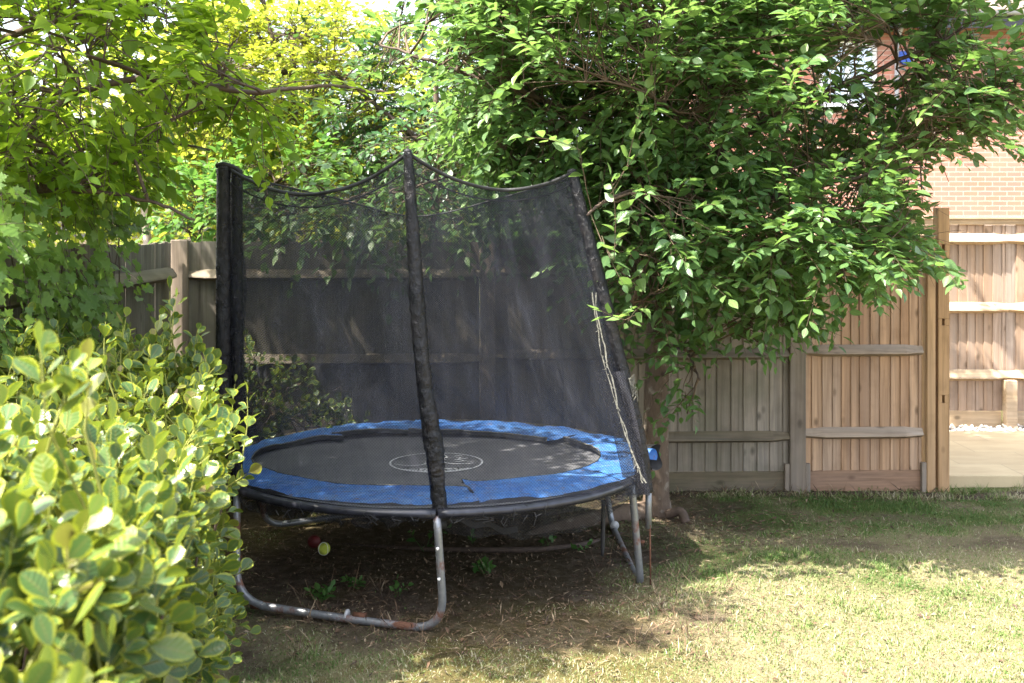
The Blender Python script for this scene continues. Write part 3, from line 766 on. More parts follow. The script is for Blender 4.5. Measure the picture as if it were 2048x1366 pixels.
# pad: segments with slipped inner corners
def pad_inner(a):
    x = -.465 + .93 * math.cos(a); y = 5.965 + .715 * math.sin(a)
    return V(x, y)
segs = [(-150, -75), (-75, -30), (-30, 38), (38, 100), (100, 128), (128, 210)]
for k, (a0, a1) in enumerate(segs):
    n = 70; an = np.radians(np.linspace(a0, a1, n)); rows = []
    for i, a in enumerate(an):
        u = i / (n - 1)
        inn = pad_inner(a)
        shift = [.0, .02, -.01, .02, -.02, 0][k] + .06 * max(0, 1 - u / .08) * (1 if k in (1, 3, 5) else .2) - .03 * max(0, (u - .9) / .1)
        cdir = nrm(V(TC[0], TC[1]) - inn); inn = inn + cdir * shift
        ro = RING + .03 - .15 * max(0, -math.sin(a)) ** 1.5; out = V(TC[0] + ro * math.cos(a), TC[1] + ro * math.sin(a))
        row = []
        for j, t in enumerate(np.linspace(0, 1, 14)):
            xy = inn + (out - inn) * t
            h = RZ + .022 + .020 * math.sin(t * math.pi) + .004 * k % .009
            wob = (fbm(np.array([xy[0] * 6, xy[1] * 6, k * 3.]), 70, 3) - .5) * .035 + (fbm(np.array([xy[0] * 22, xy[1] * 22, k]), 71, 2) - .5) * .010
            lift = .022 * math.exp(-(t / .16) ** 2) * (.4 + fbm(np.array([a * 3, k, 0.]), 72, 2))
            h += wob * min(1, t * 4 + .3) + lift - .004
            row.append([*xy, h])
        # skirt folded down over the frame tube
        for t, dz in ((.008, -.012), (.012, -.026), (.008, -.036)):
            o2 = out + nrm(out - V(*TC)) * t
            row.append([*o2, RZ + .022 + dz + (fbm(np.array([a * 6, k, dz * 10]), 73, 2) - .5) * .012])
        rows.append(row)
    rows = np.array(rows)
    q = MB(); sheet(q, rows[:, :14][:, ::-1]); pd = q.build('pad', M['blue'], tr, True)
    q = MB(); sheet(q, rows[:, 13:][:, ::-1])
    # dark underside lip along the inner edge
    edge = rows[:, 0] + V(0, 0, -.001); low = edge + V(0, 0, -.02); rad_ = nrm(np.append(pad_inner(an[n // 2]) - V(*TC), 0))
    inward = np.stack([V(*TC, 0) - r_ * V(1, 1, 0) for r_ in edge]); inward = nrm(inward) * .012
    low = edge + inward * np.sin(np.linspace(0, 7, n))[:, None] * .5 + V(0, 0, -.02)
    sheet(q, np.stack([low, edge], 1))
    q.build('pad_skirt', M['blackcloth'], pd, True)
    q = MB(); tube(q, edge + V(0, 0, .003) + (np.array([fbm(e * 30, 75, 2) for e in edge]) - .5)[:, None] * V(.01, .01, .006), .0036, 5); q.build('pad_trim', M['pale'], pd, True)
# curled pad corner sticking out on the right
q = MB(); rows = []
for i, t in enumerate(np.linspace(0, 1, 16)):
    base_ = V(.665, 5.88, .60) + t * V(.10, -.05, -.005)
    rows.append([base_ + V(.03 * math.cos(a), .02 * math.cos(a), (.052 + .018 * t) * math.sin(a)) + V(.012 * math.sin(3 * a + t * 4), 0, 0) for a in np.linspace(-2.3, 2.6, 22)])
sheet(q, np.array(rows)); q.build('curled_flap', M['blackcloth'], tr, True)
q = MB(); rows = []
for i, t in enumerate(np.linspace(0, 1, 10)):
    base_ = V(.70, 5.84, .605) + t * V(.05, -.03, 0)
    rows.append([base_ + V(.024 * math.cos(a) - .004, .012 * math.cos(a), (.040) * math.sin(a)) for a in np.linspace(-.6, 2.6, 12)])
sheet(q, np.array(rows)); q.build('curled_pad', M['blue'], tr, True)

# safety net
def net_mat(name, alpha, col=(.020, .021, .028), var=.15):
    m = N(name); g = m.geo(); uv = m.n('UVMap', None, uv_map='uv').outputs[0]
    nz = m.noise(m.map(uv, (9., 2.6, 1.)), 1., 7., .72, 1.4); fine = m.noise(g, 150., 2.)
    al = m.math('ADD', alpha - var, m.math('MULTIPLY', m.ramp(nz, [(.3, 0.), (.75, 1.)]), var * 2.6))
    al = m.math('ADD', al, m.math('MULTIPLY', m.math('SUBTRACT', fine, .5), .22), True)
    sp_ = m.n('SeparateXYZ', {0: g}); hx = m.math('SINE', m.math('MULTIPLY', sp_.outputs[0], 450.)); hz = m.math('SINE', m.math('MULTIPLY', sp_.outputs[2], 450.))
    al = m.math('ADD', al, m.math('MULTIPLY', m.math('MULTIPLY', hx, hz), .2), True)              # woven holes
    spk = m.ramp(m.noise(g, 85., 2.), [(.70, 0.), (.74, .6)])
    bc = m.mix(m.ramp(nz, [(.4, 0.), (.8, 1.)]), col, tuple(c * 2.4 for c in col)); bc = m.mix(spk, bc, (.3, .27, .22))
    sh = m.n('MixShader', {0: .25, 1: m.bsdf(Base_Color=bc, Roughness=.6, Specular_IOR_Level=.2), 2: m.n('BsdfTranslucent', {'Color': (.03, .03, .034, 1)}).outputs[0]}).outputs[0]
    return m.end(m.n('MixShader', {0: al, 1: m.n('BsdfTransparent').outputs[0], 2: sh}).outputs[0])
M['net'] = net_mat('safety_net_mesh', .40, (.028, .029, .036)); M['net_back'] = net_mat('safety_net_mesh_rear', .62, (.026, .027, .034)); M['net_fold'] = net_mat('safety_net_folded', .74, (.03, .03, .036))
M['skirt'] = net_mat('net_skirt_mesh', .52, (.008, .008, .009))
def net_panel(A, B, deg0, deg1, sag, seed, out=.0, nu=70, nv=60):
    A = spline(A, nv); B = spline(B, nv); g_ = np.zeros((nu, nv, 3))
    for j in range(nv):
        v = j / (nv - 1)
        for i in range(nu):
            u = i / (nu - 1)
            p = A[j] * (1 - u) + B[j] * u
            base = on_ring(deg0 + (deg1 - deg0) * u, RING + .03); ch = (on_ring(deg0, RING + .03) * (1 - u) + on_ring(deg1, RING + .03) * u)
            p = p + (base - ch) * V(1, 1, 0) * (1 - v) ** 1.3
            p[2] -= sag * 4 * u * (1 - u) * v ** 2.5
            g_[i, j] = p
    U, W = np.meshgrid(np.linspace(0, 1, nu), np.linspace(0, 1, nv), indexing='ij')
    fold = (np.sin((U * 9 + W * 5 + seed) * 2.2) * .5 + (fbm(np.stack([U * 7 + W * 3, W * 2, U * 0 + seed], -1), seed, 3) - .5) * 3) * .022 * np.sin(np.pi * U) * (.3 + W)
    g_[..., 1] += fold
    return g_
g1 = net_panel([p + V(.03, 0, .0) for p in PL], PM, -146, -86, .155, 3)
g2 = net_panel(PM, PR, -86, -26, .125, 8)
for g_ in (g1, g2):
    q = MB(); sheet(q, g_); nt_ = q.build('net_panel', M['net'], tr, True)
    q = MB(); tube(q, g_[:, -1], .009, 7); tube(q, g_[:, -3] + V(0, .004, -.01), .004, 5); q.build('top_cord', M['blackcloth'], nt_, True)
# rear net, slumped forward between the outer poles
nu, nv = 90, 50; g3 = np.zeros((nu, nv, 3)); TL, TR_ = PL[-1] + V(.06, .06, -.02), PR[-1] + V(0, .05, -.02)
for i in range(nu):
    u = i / (nu - 1); b_ = on_ring(-146 - 240 * u, RING + .02, RZ + .03)
    top = TL * (1 - u) + TR_ * u + V(0, .55 * math.sin(math.pi * u), -.20 * math.sin(math.pi * u) + .03 * math.sin(2 * math.pi * u) ** 2)
    for j in range(nv):
        v = j / (nv - 1)
        k = v ** .9
        p = b_ * (1 - k) + top * k
        p = p + (fbm(np.array([u * 9 + v * 2, v * 2.5, 4.]), 88, 3) - .5) * V(.05, .16, .0) * math.sin(math.pi * u) * (1 if v > .04 else 0)
        g3[i, j] = p
q = MB(); sheet(q, g3); nb = q.build('net_panel', M['net_back'], tr, True)
q = MB(); tube(q, g3[:, -1], .0045, 6); q.build('top_cord', M['blackcloth'], nb, True)
# bunched folds beside the left pole
g4 = np.zeros((24, 60, 3)); ta, tb = P(466, 352, 5.55), P(480, 362, 5.6); ba, bb = P(470, 900, 5.5), P(496, 880, 5.75)
for i in range(24):
    for j in range(60):
        u, v = i / 23, j / 59
        p = (ba * (1 - u) + bb * u) * (1 - v) + (ta * (1 - u) + tb * u) * v
        g4[i, j] = p + V(0, .03 * math.sin(u * 19 + v * 3), 0) + V(.012 * math.sin(v * 11 + 1), 0, 0)
q = MB(); sheet(q, g4); q.build('net_fold', M['net_fold'], tr, True)
# torn net skirt hanging under the frame
for (d0, d1, drop, sd) in ((-84, -27, .105, 5), (-146, -90, .05, 6)):
    n = 80; rows = []
    for i in range(n):
        u = i / (n - 1); a = d0 + (d1 - d0) * u
        hang = drop * (.55 + .7 * math.sin(math.pi * min(1, u * 1.05)) ** .7) + (fbm(np.array([u * (9 if drop > .1 else 40), sd, 0.]), sd, 3) - .5) * (.05 if drop > .1 else .08)
        rows.append([on_ring(a, RING + .026 - .01 * t, RZ - .005 - hang * t) + V(0, .015 * math.sin(u * 40) * t, 0) for t in np.linspace(0, 1, 8)])
    q = MB(); sheet(q, np.array(rows)[:, ::-1]); q.build('net_skirt', M['skirt'], tr, True)
q = MB(); rg = np.random.default_rng(5)                         # frayed threads on the front tube
for k in range(46):
    a = rg.uniform(-140, -60); p = on_ring(a, RING + .03, RZ + rg.uniform(-.03, .02)); tube(q, [p, p + V(rg.normal(0, .012), -.006, rg.uniform(-.03, .01)), p + V(rg.normal(0, .02), -.004, rg.uniform(-.06, .01))], .0016, 4, rg.random())
q.build('frayed_threads', M['blackcloth'], tr)['kind'] = 'stuff'
# black straps at the front pole
q = MB(); p = P(900, 1030, 4.86)
sheet(q, np.array([[p + V(t * .30, .12 * t, -.03 - .09 * t + s_ * .028 + .01 * math.sin(t * 14)) for s_ in (1, 0)] for t in np.linspace(0, 1, 20)])); q.build('strap', M['blackcloth'], tr, True)
# frayed zip along the right pole
q = MB(); ZP = [P(1186, 585, 5.48), P(1192, 640, 5.48), P(1203, 700, 5.47), P(1215, 745, 5.46), P(1238, 830, 5.45), P(1254, 880, 5.44), P(1272, 930, 5.43), P(1286, 966, 5.42)]
c = spline(ZP, 120); rg = np.random.default_rng(6)
for s_, off in enumerate((0., .012)):
    w_ = np.array([.0004 + .0042 * fbm(np.array([i * .3, s_ * 5., 0.]), 14, 2) for i in range(120)])
    c2 = c + V(off, 0, 0) + np.stack([(fbm(np.stack([np.arange(120) * .09, np.full(120, s_ * 9.), np.zeros(120)], -1), 12, 3) - .5) * .03, np.zeros(120), np.zeros(120)], -1)
    sheet(q, np.stack([c2 - np.outer(w_, V(1, .2, .3)), c2 + np.outer(w_, V(1, -.2, .3))], 1))
for k in range(40):
    p = c[rg.integers(20, 118)]; tube(q, [p, p + V(rg.normal(0, .012), -.006, rg.normal(-.008, .012))], .0012, 4)
q.build('frayed_zip', M['pale'], tr)
q = MB(); e = np.array([P(1256, 752, 5.50), P(1266, 790, 5.50)])
for k in range(26):
    p = e[0] + (e[1] - e[0]) * rg.random(); tube(q, [p, p + V(rg.uniform(.004, .03), -.004, rg.normal(0, .018)), p + V(rg.uniform(.0, .03), -.004, rg.normal(-.01, .02))], .0013, 4)
q.build('torn_edge', M['pale'], tr)
# net gathered round the right pole, below the sleeve
g5 = np.zeros((14, 40, 3)); 
ca = spline(PR[:3], 40)
for j in range(40):
    for i in range(14):
        u = i / 13; g5[i, j] = ca[j] + V(-.11 + .12 * u - .03 * (j / 39) * (1 - u), -.05 - .012 * math.sin(u * 9 + j * .2), 0)
q = MB(); sheet(q, g5); q.build('net_fold', M['net_fold'], tr, True)

# rusty rod beside the right leg
mb = MB(); tube(mb, [P(1300, 1050, 5.55), P(1301, 1172, 5.55)], .0045, 8)
tag(mb.build('ground_stake', M['rust'], smooth=True), 'thin rusty iron rod standing in the grass beside the right trampoline leg', 'stake')
# balls under the trampoline
def ball(name, c, r, mat, label):
    mb = MB(); a, b = 24, 14
    pts = np.array([[[c[0] + r * math.sin(t) * math.cos(p), c[1] + r * math.sin(t) * math.sin(p), c[2] + r * math.cos(t)] for t in np.linspace(.001, math.pi - .001, b)] for p in np.linspace(0, 2 * math.pi, a + 1)[:-1]])
    sheet(mb, pts[::-1], closed=True); o = mb.build(name, mat, smooth=True); tag(o, label, 'ball'); return o
tb_ = ball('tennis_ball', P(648, 1097, 5.98), .034, plain('yellow_felt', (.55, .62, .08), .9, 0, .2, 40., .5, 200.), 'yellow tennis ball lying on the dark soil under the trampoline')
c_ = P(648, 1097, 5.98); q = MB()
tube(q, [c_ + .0345 * V(math.cos(a) * .8, -abs(math.cos(a)) * .0 + -.6 * math.cos(2 * a) * .5 - .45, math.sin(a) * .9) / np.linalg.norm(V(math.cos(a) * .8, -.6 * math.cos(2 * a) * .5 - .45, math.sin(a) * .9)) for a in np.linspace(0, 2 * math.pi, 40)], .0018, 5); q.build('seam', M['white_pvc'], tb_)
ball('rubber_ball', P(628, 1083, 6.12), .036, plain('dull_red_rubber', (.13, .012, .012), .6), 'dull red ball just behind the yellow tennis ball')
# ------------------------------------------------------------------ foliage
def grid_leaf(ts, ws, cols, cup=.2, droop=.14, fold=.25):
    """leaf blade as a grid: 'cols' columns across; returns x(across) y(along) z, faces, uv(edge, t)"""
    ts = np.array(ts); ws = np.array(ws); k = np.linspace(-1, 1, cols)
    v = []; uv = []
    for t, w_ in zip(ts, ws):
        for c in k:
            v.append([w_ * c, t, fold * abs(c) * w_ + cup * (c * c) * w_ * .5 - droop * t * t]); uv.append([max(abs(c), 0), t])
    v = np.array(v); n = len(ts)
    uv = np.array(uv); uv[:cols, 0] = np.maximum(uv[:cols, 0], .6); uv[-cols:, 0] = 1.
    idx = np.arange(n * cols).reshape(n, cols)
    q = np.stack([idx[:-1, :-1], idx[:-1, 1:], idx[1:, 1:], idx[1:, :-1]], -1).reshape(-1, 4)
    return v, q, uv
T_OV = grid_leaf([0, .10, .26, .46, .68, .86, 1.], [.012, .13, .255, .285, .205, .085, .003], 3)
T_RD = grid_leaf([0, .10, .2, .36, .54, .72, .86, .95, 1.], [.02, .02, .11, .24, .33, .34, .26, .15, .02], 5, .25, .10, .06)
T_SM = grid_leaf([0, .35, .7, 1.], [.03, .30, .26, .01], 3, .1, .15, .2)
T_NR = grid_leaf([0, .2, .5, .8, 1.], [.01, .17, .22, .12, .004], 3, .1, .2, .2)
def lobed():
    an = np.radians([-90, -55, -20, 10, 25, 48, 64, 78, 90]); rr = [.10, .42, .50, .38, .60, .36, .52, .5, .72]
    o = [(r * math.cos(a), r * math.sin(a)) for a, r in zip(an, rr)]
    pts = [(0, .0)] + o + [(-x, y) for x, y in o[-2:0:-1]]
    v = np.array([[x, y + .25, .05 * abs(x) - .12 * (x * x + y * y)] for x, y in pts]); v[0, 2] = .02
    n = len(pts) - 1; f = np.array([[0, i + 1, (i + 1) % n + 1] for i in range(n)])
    uv = np.array([[0, .3]] + [[1, .5 + .5 * y] for x, y in pts[1:]])
    return v, f, uv
T_IV = lobed()

def leaves(mb, T, pos, d, n, size, rnd, rg):
    v0, f0, uv0 = T; N_ = len(pos)
    d = nrm(d); s = nrm(np.cross(d, n)); n = np.cross(s, d)
    wr = rg.uniform(.82, 1.18, N_)[:, None, None]; cr = rg.uniform(-.3, 1.9, N_)[:, None, None]
    sz = np.asarray(size).reshape(-1, 1, 1)
    tw = rg.normal(0, .10, N_)[:, None, None]
    x = v0[None, :, 0:1] * wr; y = v0[None, :, 1:2] + 0 * x; z = v0[None, :, 2:3] * cr + tw * x * y
    w_ = pos[:, None] + sz * (x * s[:, None] + y * d[:, None] + z * n[:, None])
    k = len(v0)
    fs = (np.arange(N_)[:, None, None] * k + f0[None]).reshape(-1, f0.shape[1])
    mb.add(w_.reshape(-1, 3), fs, np.tile(uv0, (N_, 1)), np.repeat(rnd, k))

class Tree:
    def __init__(s, seed):
        s.rg = np.random.default_rng(seed); s.wood = MB(); s.twig = MB()
        s.thin = (); s.nodes = []; s.P = []; s.D = []; s.Nn = []; s.S = []; s.Rn = []
    def limb(s, pts, r0, r1, n=None, ns=8, grow=True):
        n = n or max(6, len(pts) * 5); c = spline(pts, n)
        c[1:-1] += s.rg.normal(0, r0 * .18, (n - 2, 3))
        tube(s.wood, c, np.linspace(r0, r1, n) if np.isscalar(r0) else r0, ns, s.rg.random())
        if grow: s.nodes += list(c[n // 4:])
        return c
    def nearest(s, p, up=.0):
        nd = np.array(s.nodes); dd = ((nd - p) ** 2).sum(1) + np.maximum(0, nd[:, 2] - p[2] - up) * .6
        k = np.argsort(dd)[:6]; return nd[s.rg.choice(k)]
    def branch(s, tgt, r0=.012, r1=.004, bend=.12):
        a = s.nearest(tgt); L = np.linalg.norm(tgt - a)
        m_ = (a + tgt) / 2 + V(0, 0, bend * L) + s.rg.normal(0, .06 * L, 3)
        n = int(max(5, L / .12)); t = np.linspace(0, 1, n)[:, None]
        c = a * (1 - t) ** 2 + 2 * m_ * t * (1 - t) + tgt * t * t; c[1:-1] += s.rg.normal(0, .008, (n - 2, 3))
        tube(s.twig, c, np.linspace(r0, r1, n), 5, s.rg.random(), cap=False); s.new = list(c[n // 3:]); return c
    def shoot(s, p, d, L, nleaf, size, droop=.15, tone=(0., 1.), flat=.8, r=.0022, seg=6, stiff=.55, whorl=False, lean=V(0, 0, 1)):
        rg = s.rg; d = nrm(d)
        if s.thin and not s.open_at(p + d * L * .8 - V(0, 0, droop * L * .6), False)[0]: return
        t = np.linspace(0, 1, seg)[:, None]
        c = p + d * L * t + V(0, 0, -1) * droop * L * t * t + nrm(rg.normal(0, 1, 3)) * .05 * L * np.sin(t * 3)
        tube(s.twig, c, np.linspace(r, r * .4, seg), 4, rg.random(), cap=False)
        tt = np.linspace(.12, 1, nleaf) if nleaf > 1 else np.array([1.])
        k = tt * (seg - 1); i = np.minimum(k.astype(int), seg - 2); f = (k - i)[:, None]
        pos = c[i] * (1 - f) + c[i + 1] * f; td = nrm(c[i + 1] - c[i])
        side = nrm(np.cross(td, lean) + 1e-4)
        if whorl:
            a = np.arange(nleaf) * 2.4 + rg.uniform(0, 6); u2 = np.cross(side, td)
            sd = side * np.cos(a)[:, None] + u2 * np.sin(a)[:, None]
            ld = nrm(td * stiff + sd * .8 + rg.normal(0, .15, (nleaf, 3))); nn = nrm(td * .9 - sd * .55 + V(0, 0, .25) + rg.normal(0, .25, (nleaf, 3)))
        else:
            sg = np.where(np.arange(nleaf) % 2 == 0, 1., -1.)[:, None]
            ld = nrm(td * stiff + side * sg * .8 + V(0, 0, 1) * rg.normal(-.02, .20, (nleaf, 1)) + rg.normal(0, .12, (nleaf, 3)))
            nn = nrm(lean * flat + rg.normal(0, .34, (nleaf, 3)))
        ld[-1] = nrm(td[-1] + V(0, 0, -.1))
        ss = size * rg.uniform(.58, 1.15, nleaf) * (1 - .35 * np.maximum(0, tt - .75) * 2)
        s.P.append(pos + ld * size * .10); s.D.append(ld); s.Nn.append(nn); s.S.append(ss)
        s.Rn.append(np.clip(rg.uniform(tone[0], tone[1]) + rg.normal(0, .13, nleaf) + .25 * np.maximum(0, tt - .8), 0, 1))
    def cloud(s, c, rad, nb, nsh, L, nleaf, size, gap=.0, gs=1.6, shell=.5, seed=0, out=.7, up=.15, tone=(0., .7), droop=.15, T=None, centre=None, flat=1., twig_r=.009):
        """nb branches into an ellipsoid, then nsh leafy shoots on them"""
        rg = s.rg; c = np.asarray(c); rad = np.asarray(rad)
        def rp(n):
            o = []
            while len(o) < n:
                x = rg.uniform(-1, 1, 3); r_ = np.linalg.norm(x)
                if r_ > 1 or r_ < shell * rg.random(): continue
                p = c + x * rad
                if gap and fbm(p * gs, 300 + seed, 2) < gap: continue
                if s.thin and not s.open_at(p, False)[0]: continue
                o.append(p)
            return o
        new = []
        for p in rp(nb): s.branch(p, twig_r, twig_r * .3); new += s.new
        old = s.nodes; s.nodes = old + new
        nd = np.array(s.nodes)
        cc = c if centre is None else np.asarray(centre)
        for p in rp(nsh):
            k = np.argsort(((nd - p) ** 2).sum(1))[:4]; a = nd[rg.choice(k)]
            v_ = p - a; l_ = np.linalg.norm(v_)
            if l_ > .16: 
                m_ = (a + p) / 2 + V(0, 0, .05 * l_); t = np.linspace(0, 1, 5)[:, None]
                tube(s.twig, a * (1 - t) ** 2 + 2 * m_ * t * (1 - t) + p * t * t, np.linspace(.004, .0024, 5), 4, rg.random(), cap=False)
            d = nrm(v_) * .6 + nrm((p - cc) / rad) * out + V(0, 0, up) + rg.normal(0, .35, 3)
            s.shoot(p, d, L * rg.uniform(.6, 1.3), max(4, int(nleaf * rg.uniform(.7, 1.3))), size, droop, tone, flat)
        s.nodes = old + new[::3]
    def open_at(s, pts, soft=True):
        """True where the crown stays leafy; s.thin lists thin places as (centre, radius, share lost)"""
        pts = np.atleast_2d(pts); keep = np.ones(len(pts), bool)
        for c, r, k in s.thin:
            q_ = pts - c; ax_ = nrm(np.asarray(c) - V(0, 0, EYE)); q_ = q_ - np.outer(q_ @ ax_, ax_) * .85
            rr = r * (.7 + .6 * s.rg.random(len(q_))) if soft else r * 1.15
            keep &= ~((np.linalg.norm(q_, axis=1) < rr) & (s.rg.random(len(q_)) < k))
        return keep
    def crown(s, T, mat, parent, name='crown'):
        A = [np.concatenate(x) for x in (s.P, s.D, s.Nn, s.S, s.Rn)]
        if s.thin:
            al_ = s.thin; s.thin = [x for x in al_ if x[2] >= .9]; k = s.open_at(A[0]); A = [x[k] for x in A]
        mb = MB(); leaves(mb, T, *A, s.rg)
        return mb.build(name, mat, parent, True)

def W(*a):                                                     # waypoints given as (column, row, distance)
    return [P(*p) for p in a]
def px(r, d): return r * d / F

m = N('bark'); g = m.geo()
nz = m.noise(m.map(g, (30., 30., 9.)), 1., 6., .7); li = m.noise(g, 16., 4.)
bc = m.mix(nz, (.06, .042, .032), (.20, .145, .105)); bc = m.mix(m.ramp(li, [(.55, 0.), (.65, .6)]), bc, (.30, .26, .21))
M['bark'] = m.end(m.bsdf(Base_Color=bc, Roughness=.9, Specular_IOR_Level=.2, Normal=m.bump(nz, .8, .012)))
M['branch'] = plain('branch_bark', (.075, .05, .036), .8, 0, .4, 30., .3)
M['twig'] = plain('twig_bark', (.085, .055, .03), .7, 0, .4, 30.)
M['pale_bark'] = plain('pale_bark', (.42, .36, .30), .85, 0, .3, 14., .4, 30.)
M['lf_main'] = leaf_mat('leaf_deep_green', [(.068, .14, .05), (.09, .175, .06), (.115, .21, .07), (.15, .25, .078), (.22, .33, .09)], (.28, .48, .08), .44, .36, .5)
M['lf_left'] = leaf_mat('leaf_yellow_green', [(.08, .16, .02), (.12, .21, .025), (.165, .26, .03), (.22, .31, .04)], (.46, .64, .035), .62, .45, .4)
M['lf_gold'] = leaf_mat('leaf_golden', [(.13, .21, .03), (.22, .30, .035), (.33, .38, .04), (.48, .46, .05)], (.55, .62, .05), .5, .5, .3)
M['lf_glossy'] = leaf_mat('leaf_glossy', [(.03, .09, .028), (.05, .125, .04), (.08, .16, .05)], (.14, .30, .05), .28, .25, .6)
M['lf_mid'] = leaf_mat('leaf_mid_green', [(.05, .13, .03), (.075, .17, .04), (.12, .22, .06)], (.2, .42, .05), .42, .42, .4)
M['lf_var'] = leaf_mat('leaf_variegated', [(.038, .084, .025), (.054, .108, .032), (.072, .132, .038), (.12, .18, .03), (.20, .15, .05)], (.30, .38, .025), .26, .30, .4, edge=(.235, .255, .022), edge_th=(.68, .84))
M['lf_ivy'] = leaf_mat('leaf_ivy', [(.085, .16, .035), (.12, .21, .04), (.17, .26, .05)], (.32, .50, .05), .40, .45, .4, edge=(.40, .43, .22), edge_th=(.96, 1.15))

# main tree: dark green broadleaf behind the trampoline
B0 = P(1312, 1030, 6.95); B0[2] = 0
mt_ = empty('broadleaf_tree', B0); tag(mt_, 'broad dark green tree behind the trampoline hanging over the fence', 'tree')
t = Tree(101)
t.thin = ((P(1770, 120, 6.4), .13, .95), (P(1715, 125, 6.4), .08, .9), (P(1510, 830, 6.35), .27, .97), (P(1640, 770, 6.3), .22, .97), (P(1770, 700, 6.3), .24, .97), (P(1880, 640, 6.2), .13, .97), (P(1440, 295, 6.8), .09, .95), (P(1500, 250, 6.7), .06, .9), (P(1680, 390, 6.4), .13, .6), (P(600, 40, 6.8), .3, .9), (P(1960, 420, 6.2), .30, .9), (P(1870, 640, 6.2), .2, .9))
stem = W((1312, 800, 6.95), (1322, 620, 6.95), (1362, 450, 6.97), (1392, 330, 7.0), (1428, 180, 7.0), (1440, 60, 7.0), (1452, -250, 7.0), (1440, -620, 7.05))
tk = MB(); c = spline([B0 + V(.015, 0, -.08), B0 + V(.005, 0, .06), B0 + V(0, 0, .2)] + stem[:3], 50)
rad = np.interp(np.linspace(0, 1, 50), [0, .07, .14, .3, 1], [.155, .12, .094, .085, .066])
an_ = lambda i, a: 1 + .10 * np.sin(3 * a + i * .05) * np.maximum(0, 1 - i / 14) + .06 * (fbm(np.stack([np.cos(a) * 2, np.sin(a) * 2, i * .3], -1), 15, 3) - .5) * 2
tube(tk, c, rad, 20, ripple=an_)
trunk = tk.build('trunk', M['bark'], mt_, True)
t.limb(stem[2:], .06, .02, 34); 
for pts, r0 in (
    (W((1388, 345, 7.0), (1500, 262, 6.8), (1640, 190, 6.5), (1800, 120, 6.3), (1930, 55, 6.2)), .03),
    (W((1355, 480, 6.97), (1470, 420, 6.7), (1650, 370, 6.4), (1820, 335, 6.2)), .024),
    (W((1330, 580, 6.95), (1450, 560, 6.6), (1620, 545, 6.3), (1760, 530, 6.2)), .02),
    (W((1390, 335, 7.0), (1250, 270, 6.8), (1060, 190, 6.5), (880, 130, 6.4), (760, 90, 6.5)), .03),
    (W((1425, 190, 7.0), (1300, 60, 6.6), (1120, -60, 6.3), (950, -140, 6.2)), .028),
    (W((1375, 400, 6.98), (1290, 380, 6.3), (1215, 400, 5.7), (1175, 430, 5.4)), .018),
    (W((1322, 620, 6.95), (1290, 640, 6.5), (1260, 600, 6.0)), .014),
    (W((1318, 690, 6.95), (1370, 700, 6.6), (1400, 760, 6.4)), .012),
    (W((1400, 300, 7.0), (1350, 230, 6.2), (1290, 180, 5.6)), .022),
    (W((1440, 50, 7.0), (1560, -100, 6.6), (1750, -200, 6.3)), .028),
    (W((1450, -150, 7.0), (1500, -300, 7.8), (1600, -420, 8.4)), .026),
    (W((1450, -150, 7.0), (1250, -320, 6.5), (1050, -420, 6.0)), .026),
    (W((1392, 330, 7.0), (1200, 330, 7.2), (1000, 330, 7.3), (800, 380, 7.3), (640, 420, 7.3)), .016)): t.limb(pts, r0, .006, 24)
t.cloud(P(1180, 80, 6.4), (px(330, 6.4), .95, px(280, 6.4)), 50, 880, .34, 12, .086, .38, 1.7, .6, 1, tone=(.1, .8), up=.3)
t.cloud(P(920, 130, 6.7), (px(190, 6.7), .7, px(230, 6.7)), 30, 380, .32, 11, .078, .40, 1.7, .4, 2, tone=(.15, .8))
t.cloud(P(1600, 180, 6.6), (px(360, 6.6), 1.0, px(270, 6.6)), 46, 790, .36, 12, .088, .42, 1.7, .6, 3, tone=(0., .6), up=.0)
t.cloud(P(1860, 190, 6.2), (px(170, 6.2), .5, px(190, 6.2)), 16, 120, .40, 11, .088, .46, 1.9, .3, 4, tone=(.2, .7), up=.1, droop=.15)
t.cloud(P(1610, 455, 6.3), (px(270, 6.3), .7, px(120, 6.3)), 28, 380, .36, 12, .088, .41, 1.8, .4, 5, tone=(0., .6), up=.1, droop=.2)
t.cloud(P(1320, 470, 6.3), (px(130, 6.3), .7, px(150, 6.3)), 22, 240, .32, 11, .086, .36, 1.8, .5, 6, tone=(0., .65), up=.05, droop=.25)
t.cloud(P(1440, 655, 6.35), (px(140, 6.35), .4, px(80, 6.35)), 10, 85, .32, 10, .086, .40, 1.8, .2, 7, tone=(0., .5), up=.0, droop=.25)
t.cloud(P(1370, 740, 6.5), (px(50, 6.5), .25, px(90, 6.5)), 7, 30, .24, 8, .085, 0., 1.8, .2, 8, tone=(0., .5), up=-.2, droop=.4)
t.cloud(P(1160, 330, 7.2), (px(260, 7.2), .35, px(140, 7.2)), 20, 220, .34, 10, .092, .38, 1.8, .2, 9, tone=(.0, .7))
t.cloud(P(760, 400, 7.15), (px(260, 7.15), .18, px(60, 7.15)), 18, 90, .32, 9, .088, .42, 1.8, .2, 10, tone=(.1, .8), up=-.2, droop=.4)
t.cloud(P(1620, -330, 7.0), (px(440, 7.0), 1.6, px(280, 7.0)), 46, 640, .5, 12, .135, .37, 1.0, .4, 11, tone=(0., .7))
XM = ([60, 120, 200, 250, 300, 350, 420, 480, 540], [1985, 2015, 2045, 2045, 1965, 1945, 1905, 1860, 1895])
